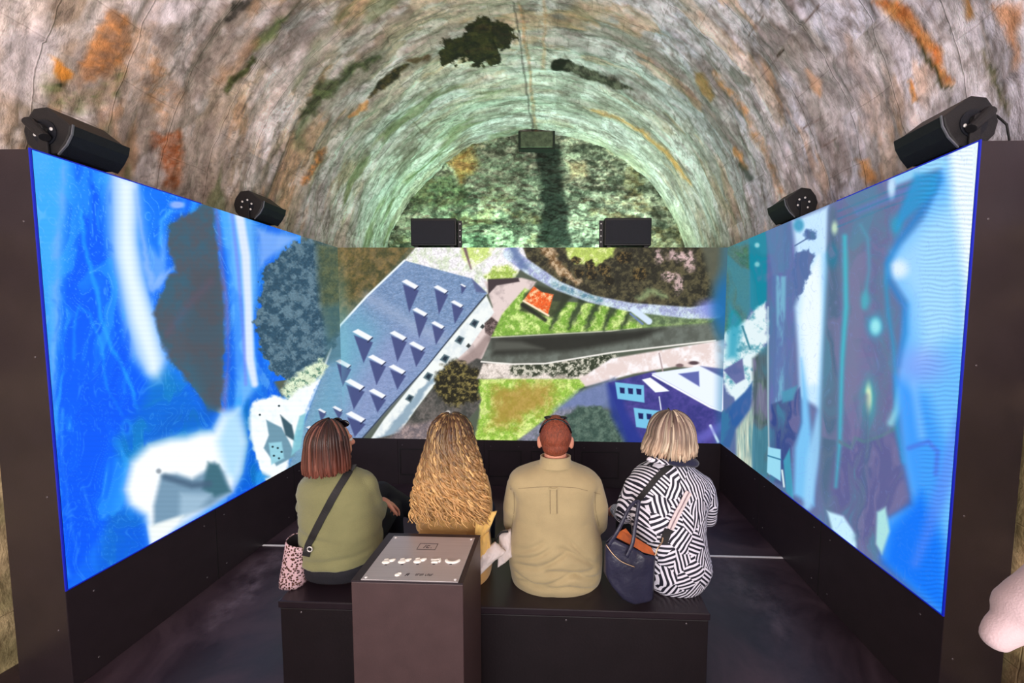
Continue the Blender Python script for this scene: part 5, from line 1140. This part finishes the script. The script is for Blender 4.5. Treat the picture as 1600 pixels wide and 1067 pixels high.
# short hair: cap over the skull, shaped by a hairline
mb = MB(); mb.ball(H3(0, -0.013, 0.026), (0.0825, 0.1035, 0.100), 40, 30, RM3); mb.ball(H3(0, -0.035, -0.02), (0.068, 0.078, 0.062), 30, 20, RM3)
def hcap(c, n):
    L_ = np.array([tuple(RM3.transposed() @ (Vector(q)-H3(0, 0, 0))) for q in c]); x, y, z = L_.T
    line = np.where(y > 0.03, 0.055, np.where(y > -0.02, 0.0+0.3*np.clip(y+0.02, 0, 1), -0.058+0.10*np.abs(x)+0.45*np.clip(y+0.06, 0, 1)))
    return np.where(z < line, -0.016*sstep(line, line-0.012, z), 0.0)+0.0016*(fbm(x*160, z*160+y*60, 3, 3)-0.5)
M_HAIR3 = simple('short_red_hair', (132, 62, 40), 0.5, var=0.35, scale=120, bump=0.6, bscale=300, stretch=(1, 1, 0.35))
mb.blobbed('hair', M_HAIR3, root3, voxel=0.004, smooth=2, disp=hcap)
q = MB(); q.tube([H3(-0.079, -0.045, 0.045), H3(-0.073, -0.050, 0.066), H3(-0.058, -0.054, 0.090), H3(-0.032, -0.056, 0.108), H3(0, -0.057, 0.114), H3(0.032, -0.056, 0.108), H3(0.058, -0.054, 0.090), H3(0.073, -0.050, 0.066), H3(0.079, -0.045, 0.045)], 0.0052, 8); sg = q.obj('sunglasses', M_LENS, root3, smooth=True)
for s_ in (-1, 1):
    q = MB(); q.ball(H3(s_*0.034, -0.020, 0.116), (0.026, 0.018, 0.008), 14, 8); q.obj('lens', M_LENS, sg, smooth=True)
bv3 = bvh_of(gar3); M_SEAM = simple('shirt_seam', (138, 122, 94), 0.9)
# stand collar
c0 = at(868, 720, .265); mb = MB(); O = root3.location; n = 40; V = []; Fs = []
for j, (z_, a_, b_) in enumerate(((c0[2]-0.022, 0.090, 0.086), (c0[2]-0.004, 0.083, 0.080), (c0[2]+0.014, 0.078, 0.075), (c0[2]+0.030, 0.078, 0.075), (c0[2]+0.030, 0.071, 0.068), (c0[2]-0.012, 0.068, 0.063))):
    for k in range(n):
        t = 2*PI*k/n; V.append((c0[0]-O[0]+a_*math.cos(t), c0[1]-O[1]+b_*math.sin(t)-0.004, z_-O[2]-0.010*math.sin(t)))
for j in range(5):
    for k in range(n): Fs.append((j*n+k, j*n+(k+1) % n, (j+1)*n+(k+1) % n, (j+1)*n+k))
mb.add(V, Fs); mb.obj('collar', M_KHAKI, root3, smooth=True)
ribbon('yoke_seam', drape(bv3, [(797, 764), (840, 761), (868, 760), (900, 762), (938, 772)], 60), 0.0030, 0.0008, M_SEAM, root3, 0.0)
ribbon('yoke_seam', drape(bv3, [(844, 727), (868, 731), (893, 727)], 20), 0.004, 0.001, M_SEAM, root3, 0.0)
ribbon('box_pleat', drape(bv3, [(864.5, 762), (864.5, 804)], 24), 0.028, 0.0025, M_KHAKI, root3, 0.0)
for x in (859.5, 870): ribbon('pleat_seam', drape(bv3, [(x, 762), (x+0.5, 802)], 16), 0.0035, 0.004, M_SEAM, root3, 0.0)
ribbon('hanger_loop', drape(bv3, [(858, 763), (864.5, 764), (871, 763)], 10), 0.007, 0.005, M_KHAKI, root3, 0.003)
for (a_, b_) in (((803, 768), (800, 822)), ((930, 768), (936, 822))): ribbon('armhole_seam', drape(bv3, [a_, ((a_[0]*2+b_[0])/3+(2 if a_[0] < 860 else -2), (a_[1]+b_[1])/2), b_], 16), 0.003, 0.001, M_SEAM, root3, 0.0)

# ---- visitor 4: black and white striped jacket, blond-grey bob
def fold4(c, n):
    x, z = c[:, 0], c[:, 2]; return 0.016*(fbm(x*6+z*2, z*8, 41, 3)-0.5)+0.006*(fbm(x*16, z*24, 42, 2)-0.5)
def stripe_mat():
    m, nt, b = mat_new('broken_stripe_fabric'); L = nt.links
    tc = N(nt, 'ShaderNodeTexCoord'); sp0 = N(nt, 'ShaderNodeSeparateXYZ'); L.new(tc.outputs['Object'], sp0.inputs[0])
    # wrap coordinate: x plus a share of y so that sides are patterned too
    mm = N(nt, 'ShaderNodeMath', operation='MULTIPLY_ADD'); mm.inputs[1].default_value = 0.75; L.new(sp0.outputs[1], mm.inputs[0]); L.new(sp0.outputs[0], mm.inputs[2])
    cb = N(nt, 'ShaderNodeCombineXYZ'); L.new(mm.outputs[0], cb.inputs[0]); L.new(sp0.outputs[2], cb.inputs[1])
    vo = N(nt, 'ShaderNodeTexVoronoi'); vo.inputs['Scale'].default_value = 12.5; vo.voronoi_dimensions = '2D'; vo.distance = 'MANHATTAN'; L.new(cb.outputs[0], vo.inputs['Vector'])
    sc = N(nt, 'ShaderNodeSeparateColor'); L.new(vo.outputs['Color'], sc.inputs[0])
    an = N(nt, 'ShaderNodeMath', operation='MULTIPLY'); an.inputs[1].default_value = 6.283; L.new(sc.outputs[0], an.inputs[0])
    co = N(nt, 'ShaderNodeMath', operation='COSINE'); si = N(nt, 'ShaderNodeMath', operation='SINE'); L.new(an.outputs[0], co.inputs[0]); L.new(an.outputs[0], si.inputs[0])
    sx = N(nt, 'ShaderNodeSeparateXYZ'); L.new(cb.outputs[0], sx.inputs[0])
    a_ = N(nt, 'ShaderNodeMath', operation='MULTIPLY'); c_ = N(nt, 'ShaderNodeMath', operation='MULTIPLY'); L.new(sx.outputs[0], a_.inputs[0]); L.new(co.outputs[0], a_.inputs[1]); L.new(sx.outputs[1], c_.inputs[0]); L.new(si.outputs[0], c_.inputs[1])
    s_ = N(nt, 'ShaderNodeMath', operation='ADD'); L.new(a_.outputs[0], s_.inputs[0]); L.new(c_.outputs[0], s_.inputs[1])
    f = N(nt, 'ShaderNodeMath', operation='MULTIPLY_ADD'); f.inputs[1].default_value = 2*PI/0.0200; L.new(s_.outputs[0], f.inputs[0]); 
    ph = N(nt, 'ShaderNodeMath', operation='MULTIPLY'); ph.inputs[1].default_value = 6.28; L.new(sc.outputs[1], ph.inputs[0]); L.new(ph.outputs[0], f.inputs[2])
    sn = N(nt, 'ShaderNodeMath', operation='SINE'); L.new(f.outputs[0], sn.inputs[0])
    cr = N(nt, 'ShaderNodeMapRange'); cr.inputs[1].default_value = -0.12; cr.inputs[2].default_value = 0.18; L.new(sn.outputs[0], cr.inputs[0])
    mx = N(nt, 'ShaderNodeMix', data_type='RGBA'); mx.inputs[6].default_value = rgb((20, 19, 40)); mx.inputs[7].default_value = rgb((236, 232, 248)); L.new(cr.outputs[0], mx.inputs[0])
    L.new(mx.outputs[2], b.inputs['Base Color']); b.inputs['Roughness'].default_value = 0.7; return m
M_STRIPE = stripe_mat()
rings4 = [(905, 1010, 1094, .26, .13), (893, 1000, 1104, .26, .15), (875, 992, 1109, .26, .165), (850, 988, 1103, .26, .16), (825, 987, 1099, .262, .148), (800, 984, 1101, .265, .142), (775, 982, 1105, .27, .136), (755, 983, 1106, .27, .13), (744, 988, 1101, .27, .12), (735, 998, 1092, .27, .105), (727, 1012, 1082, .265, .09), (719, 1026, 1070, .26, .07)]
arms4 = [dict(pts=[P3(992, 760, .27, .056), P3(981, 785, .29, .050), P3(974, 806, .34, .046), P3(962, 796, .50, .038)], hand=(at(958, 796, .52), (0.1, 0.8, -0.4), (0.3, -0.2, -1), 1, 0.5)),
         dict(pts=[P3(1098, 760, .27, .056), P3(1106, 785, .28, .050), P3(1106, 808, .33, .046), P3(1080, 800, .58, .036)], hand=(at(1080, 800, .58), (-0.5, 0.8, -0.2), (0, -0.2, -1), -1, 0.5))]
legs4 = [[P3(1025, 880, .28, .09), (0.76, .78, .53, .064), (0.76, .82, .30, .05), (0.76, .82, .09, .04)], [P3(1075, 880, .28, .09), (0.94, .78, .53, .064), (0.94, .82, .30, .05), (0.94, .82, .09, .04)]]
h4 = at(1047, 681, .26)
root4, gar4, body4, O4, H4, RM4 = person('person in a black and white broken-stripe jacket with a blond bob', rings4, arms4, legs4, (h4, 0.98, 0.15, 0.05), (at(1047, 722, .26), .052), (M_STRIPE, M_BTROUS), fold4, top='jacket')
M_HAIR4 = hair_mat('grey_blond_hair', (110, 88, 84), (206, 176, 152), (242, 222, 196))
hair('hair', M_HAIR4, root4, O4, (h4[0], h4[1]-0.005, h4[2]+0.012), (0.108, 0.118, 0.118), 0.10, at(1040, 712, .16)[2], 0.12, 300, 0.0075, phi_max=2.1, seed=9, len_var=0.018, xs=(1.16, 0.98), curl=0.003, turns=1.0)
q = MB(); q.tube([H4(0.0, 0.03, 0.135), H4(-0.01, 0.0, 0.142), H4(-0.012, -0.02, 0.136)], 0.004, 6); q.obj('hair_clip', M_LENS, root4, smooth=True)
# hood lying at the neck: navy lining showing
M_LIN = cloth('navy_hood_lining', (24, 26, 58)); bv4 = bvh_of(gar4)
mb = MB(); O = root4.location
for (px_, py_, Y, rx, ry, rz) in ((1058, 722, .155, .055, .028, .022), (1079, 722, .165, .042, .032, .024),): q0 = Vector(at(px_, py_, Y))-O; mb.ball(q0, (rx, ry, rz), 20, 12, Matrix.Rotation(0.15, 3, 'Y'))
mb.blobbed('hood_lining', M_LIN, root4, voxel=0.006, smooth=3)
mb = MB()
for (px_, py_, Y, rx, ry, rz) in ((1024, 718, .175, .045, .025, .016), (1040, 722, .165, .040, .022, .014)): q0 = Vector(at(px_, py_, Y))-O; mb.ball(q0, (rx, ry, rz), 20, 12)
mb.blobbed('hood', M_STRIPE, root4, voxel=0.006, smooth=3)

# ---- visitor 5: at the right, mostly outside the picture; pale pink coat sleeve
M_PINK = cloth('pale_pink_coat', (206, 180, 186), scale=4, bump=0.2)
E0 = at(1572, 985, -.80)
def standing():
    O = np.array([1.62, -0.85, 0.0]); root = empty('person', tuple(O), 'standing person in a pale pink coat, only the bent elbow showing at the right edge', 'person')
    L_ = lambda q: Vector((q[0]-O[0], q[1]-O[1], q[2]))
    sh = (1.50, -.84, 1.43); el = (E0[0]+0.038, -.80, E0[2]+0.040); wr = (1.62, -.72, 1.20)
    def bodyparts(mb, k, handy):
        mb.loft([(0, 0, z, a_-k, b_-k) for z, a_, b_ in ((0.86, .17, .12), (0.95, .18, .13), (1.10, .155, .115), (1.25, .17, .12), (1.36, .19, .11), (1.43, .15, .085), (1.47, .07, .06))], 30, 2.2)
        mb.chain([L_(sh), L_(el), L_(wr)], [.062-k, .050-k, .036-k], 18); mb.cone(L_(el), .036-k, L_(at(1557, 994, -.80)), .027-k*.5); mb.chain([Vector((0.17, 0, 1.39)), Vector((0.22, 0.02, 1.10)), Vector((0.18, 0.18, 0.95))], [.062-k, .050-k, .036-k], 16)
    mb = MB(); bodyparts(mb, 0.012, True)
    for s_ in (-1, 1): mb.chain([Vector((s_*.09, 0, .88)), Vector((s_*.10, 0.01, .48)), Vector((s_*.10, 0, .09))], [.085, .055, .038], 16); mb.cone(Vector((s_*.10, 0, .06)), .036, Vector((s_*.10, .13, .04)), .03)
    mb.cone((0, 0, 1.46), .05, (0, 0.01, 1.56), .048); mb.ball((0, 0, 1.66), (.077, .097, .095), 24, 16); mb.ball((0, .03, 1.60), (.056, .066, .068), 20, 14); mb.cone((0, .09, 1.65), .01, (0, .108, 1.62), .013)
    hand(mb, L_(wr), (1, 0.1, 0.1), (0, 0, -1), 1, 0.5); hand(mb, (0.18, 0.18, 0.95), (0, 0.8, -0.5), (-1, 0, 0), -1, 0.5)
    mb.blobbed('body', M_SKIN2, root, voxel=0.0075, smooth=3)
    mb = MB(); bodyparts(mb, 0, False); mb.loft([(0, 0, z, a_, b_) for z, a_, b_ in ((0.72, .20, .15), (0.80, .195, .145), (0.90, .185, .135))], 30, 2.2)
    def fd(c, n): return 0.010*(fbm(c[:, 0]*9+c[:, 2]*6, c[:, 2]*12, 51, 3)-0.5)
    coat = mb.blobbed('coat', M_PINK, root, voxel=0.008, smooth=5, disp=fd)
    mb = MB(); mb.loft([(0, 0, .80, .165, .12), (0, 0, .92, .17, .125)], 24, 2.2)
    for s_ in (-1, 1): mb.chain([Vector((s_*.09, 0, .86)), Vector((s_*.10, 0.01, .48)), Vector((s_*.10, 0, .10))], [.095, .066, .052], 16)
    mb.blobbed('trousers', M_NAVY, root, voxel=0.01, smooth=4)
    for s_ in (-1, 1): q = MB(); q.cone((s_*.10, -.01, .045), .043, (s_*.10, .15, .035), .034); q.blobbed('shoe', M_SHOE, root, voxel=0.008, smooth=3)
    for s_ in (-1, 1): q = MB(); q.ball((s_*.031, .080, 1.668), .011, 10, 8); q.obj('eye', M_EYE, root, smooth=True)
    hair('hair', M_HAIR1, root, O, (O[0], O[1]-0.005, 1.675), (.092, .108, .108), 0, 1.50, 0.1, 160, 0.008, seed=12, phi_max=2.1)
standing()

# ================================================================== BAGS
def leopard():
    m, nt, b = mat_new('leopard_print'); L = nt.links; tc = N(nt, 'ShaderNodeTexCoord')
    v = N(nt, 'ShaderNodeTexVoronoi'); v.inputs['Scale'].default_value = 92; v.inputs['Randomness'].default_value = 0.9; L.new(tc.outputs['Object'], v.inputs[0])
    cr = N(nt, 'ShaderNodeValToRGB'); e = cr.color_ramp.elements; e[0].position = 0.0; e[0].color = rgb((150, 96, 60)); e[1].position = 0.30; e[1].color = rgb((60, 32, 30)); x = cr.color_ramp.elements.new(0.42); x.color = rgb((40, 22, 26)); x = cr.color_ramp.elements.new(0.52); x.color = rgb((214, 178, 186)); L.new(v.outputs['Distance'], cr.inputs[0])
    L.new(cr.outputs[0], b.inputs['Base Color']); b.inputs['Roughness'].default_value = 0.45; return m
M_LEO = leopard(); M_DARKIN = simple('dark_bag_lining', (22, 18, 26), 0.9)
a_ = at(461, 893, .16); b0 = Vector((a_[0], .16, 0.452))
root_b = empty('handbag', b0, 'small leopard-print bucket bag hanging at the left hip of the olive sweater', 'bag')
tl = at(452, 838, .16); tr = at(484, 850, .16); bl_ = at(441, 890, .16); br_ = at(481, 892, .16)
n = 32; V = []; Fs = []
for j in range(10):
    t = j/9; xl = bl_[0]*(1-t)+tl[0]*t; xr = br_[0]*(1-t)+tr[0]*t; z = 0.452*(1-t)+((tl[2]+tr[2])/2)*t
    for k in range(n):
        a2 = 2*PI*k/n; rr = (xr-xl)/2*(0.93 if j == 0 else 1); cx_ = (xl+xr)/2
        V.append((cx_+rr*math.copysign(abs(math.cos(a2))**0.7, math.cos(a2))-b0.x, (0.050+0.012*(1-t))*math.copysign(abs(math.sin(a2))**0.7, math.sin(a2)), z-b0.z+(tl[2]-tr[2])*0.5*t*(-(math.cos(a2)))))
for j in range(9):
    for k in range(n): Fs.append((j*n+k, j*n+(k+1) % n, (j+1)*n+(k+1) % n, (j+1)*n+k))
Fs.append(tuple(range(n-1, -1, -1))); mb = MB(); mb.add(V, Fs); bo = mb.obj('bag_body', M_LEO, root_b, smooth=True)
sm = bo.modifiers.new('thick', 'SOLIDIFY'); sm.thickness = 0.004; sm.offset = -1
mb = MB(); top = V[9*n:10*n]; cxy = np.mean(np.array(top), 0); V2 = [tuple(np.array(q)*0.94+cxy*0.06+np.array([0, 0, -0.002])) for q in top]+[tuple(np.array(q)*0.85+cxy*0.15+np.array([0, 0, -0.05])) for q in top]
mb.add(V2, [(k, (k+1) % n, n+(k+1) % n, n+k) for k in range(n)]+[tuple(range(n, 2*n))]); mb.obj('lining', M_DARKIN, root_b, smooth=True)
pts = drape(bv, [(547, 734), (520, 778), (498, 820), (482, 852)], 40)
end = Vector(at(479, 868, .105)); pts = pts+[(Vector(at(480, 862, .105)), Vector((0, -1, 0))), (end, Vector((0, -1, 0)))]
sh = [(Vector(at(552, 729, .30)), Vector((0.1, 0, 1))), (Vector(at(551, 729, .24))+Vector((0, 0, .004)), Vector((0.1, -0.4, 1)).normalized())]
ribbon('shoulder_strap', sh+pts, 0.036, 0.004, M_STRAP, root_b, 0.002)
q = MB(); q.tube([Vector(at(484, 858, .10))-b0+Vector((math.cos(t)*.012, 0, math.sin(t)*.012)) for t in np.linspace(0, 6.28, 14)], 0.003, 6); q.obj('ring', M_SILVER, root_b, smooth=True)

# navy tote in front of the striped jacket
M_LEATHER = simple('navy_leather', (44, 44, 66), 0.36, var=0.2, scale=6, bump=0.25, bscale=60)
M_TANL = simple('tan_leather_lining', (190, 96, 44), 0.6, var=0.2); M_ZIP = simple('brass_zip', (188, 158, 130), 0.35, 0.7)
TY = 0.045; t0 = at(990, 935, TY); root_t = empty('tote_bag', (t0[0], TY, 0.45), 'navy leather tote bag leaning behind the striped jacket on the bench', 'bag'); Ot = root_t.location
def outline_bag(pix_top, pix_bot, Y, th):
    n = 22; m_ = 14; V = []; Fs = []
    def lp(P_, u):
        k = u*(len(P_)-1); i = min(int(k), len(P_)-2); f = k-i; return np.array(P_[i])*(1-f)+np.array(P_[i+1])*f
    for sgn in (-1, 1):
        for i in range(n+1):
            for j in range(m_+1):
                u, v = i/n, j/m_; a2 = lp(pix_top, u); b2 = lp(pix_bot, u); q = a2*(1-v)+b2*v; w3 = Vector(at(q[0], q[1], Y))
                pr = (1-abs(2*u-1)**2.6)**0.6 if 0 < u < 1 else 0; pv = (0.45+0.55*v**0.5) if v < 0.9 else (0.45+0.55*0.95)*math.sqrt(max(0, 1-((v-0.9)/0.1)**2*0.75))
                wr = 0.012*(float(fbm(np.array([u*5+v*2]), np.array([v*4-u*3]), 6, 3)[0])-0.5)*2
                V.append(w3-Ot+Vector((0, sgn*th*pr*pv+wr*pr, 0)))
    mm = (n+1)*(m_+1)
    for i in range(n):
        for j in range(m_):
            a2 = i*(m_+1)+j; Fs.append((a2, a2+1, a2+m_+2, a2+m_+1)); a2 += mm; Fs.append((a2, a2+m_+1, a2+m_+2, a2+1))
    for i in range(n): a2 = i*(m_+1)+m_; Fs.append((a2, a2+m_+1, a2+m_+1+mm, a2+mm))
    for j in range(m_):
        Fs.append((j, j+mm, j+1+mm, j+1)); a2 = n*(m_+1)+j; Fs.append((a2, a2+1, a2+1+mm, a2+mm))
    mb = MB(); mb.add(V, Fs); return mb
bag = outline_bag([(945, 850), (958, 838), (985, 850), (1005, 862), (1024, 869)], [(943, 893), (955, 912), (972, 932), (994, 941), (1021, 936)], TY, 0.040).obj('bag_body', M_LEATHER, root_t, smooth=True)
s_ = bag.modifiers.new('t', 'SOLIDIFY'); s_.thickness = 0.004; s_.offset = -1
def fan(name, pix, Ys, mat, parent, th=0.004):
    P_ = [Vector(at(*p_, y))-parent.location for p_, y in zip(pix, Ys)]; n = len(P_); V = P_+[q+Vector((0, th, 0)) for q in P_]
    mb = MB(); mb.add(V, [tuple(range(n)), tuple(range(2*n-1, n-1, -1))]+[(i, i+n, (i+1) % n+n, (i+1) % n) for i in range(n)]); return mb.obj(name, mat, parent, smooth=False)
fan('lining', [(958, 838), (972, 829), (978, 826), (986, 836), (998, 848), (1018, 856), (1024, 868), (1005, 863), (985, 851), (970, 842)], [TY-0.005, TY+.03, TY+.04, TY+.04, TY+.04, TY+.03, TY, TY-.012, TY-.016, TY-.012], M_TANL, root_t)
def arcT(pix, Ys, r_, name, mat, parent, up=(0, 1, 0), flat=0.5):
    P_ = [Vector(at(*p_, y))-parent.location for p_, y in zip(pix, Ys)]
    Q = []
    for i in range(len(P_)-1):
        p0 = P_[max(i-1, 0)]; p1 = P_[i]; p2 = P_[i+1]; p3 = P_[min(i+2, len(P_)-1)]
        for k in range(6):
            t = k/6; Q.append(0.5*((2*p1)+(p2-p0)*t+(2*p0-5*p1+4*p2-p3)*t*t+(3*p1-p0-3*p2+p3)*t**3))
    Q.append(P_[-1]); mb = MB(); mb.tube(Q, r_, 8, flat=flat, up=up); return mb.obj(name, mat, parent, smooth=True)
arcT([(951, 852), (964, 832), (974, 812), (982, 796), (990, 786), (996, 784)], [TY-.02, TY-.02, TY, TY+.02, TY+.04, TY+.05], 0.009, 'handle', M_LEATHER, root_t)
arcT([(979, 870), (988, 850), (992, 825), (996, 800), (998, 785), (996, 783)], [TY-.045, TY-.035, TY-.01, TY+.02, TY+.04, TY+.05], 0.009, 'handle', M_LEATHER, root_t)
arcT([(947, 851), (958, 866), (972, 878), (992, 886)], [TY-.012, TY-.032, TY-.042, TY-.042], 0.0022, 'zip', M_ZIP, root_t)
arcT([(1024, 868), (1028, 856), (1034, 848), (1036, 840)], [TY-.01, TY+.0, TY+.02, TY+.035], 0.004, 'strap_clip', M_ZIP, root_t)
pts = drape(bv4, [(1053, 724), (1030, 742), (1005, 772), (994, 786)], 40); ribbon('shoulder_strap', pts, 0.026, 0.004, M_STRAP, root_t, 0.002)
pts = drape(bv4, [(1075, 768), (1060, 796), (1046, 825)], 30); ribbon('wide_strap', pts, 0.030, 0.004, simple('white_webbing', (224, 208, 212), 0.6), root_t, 0.008)['label'] = 'white striped strap'
ribbon('strap_stripe', pts, 0.006, 0.004, simple('taupe_stripe', (150, 128, 136), 0.6), root_t, 0.0095)
pts = drape(bv4, [(1044, 826), (1036, 848)], 12); ribbon('strap_end', pts, 0.036, 0.005, M_STRAP, root_t, 0.004)

# small cream bag between the two middle visitors
c0 = at(790, 858, .20); root_c = empty('shoulder_bag', (c0[0], .20, 0.45), 'small cream fabric bag with black strap between the two middle visitors', 'bag')
sheet('bag_body', [(781, 832), (798, 828), (800, 868), (778, 884)], [.22, .22, .17, .13], M_CREAM, root_c, 0.03, 8, 0.02, 7, 0.012)
arcT([(772, 858), (775, 842), (783, 832), (794, 830)], [.18, .19, .2, .2], 0.006, 'strap', M_STRAP, root_c)
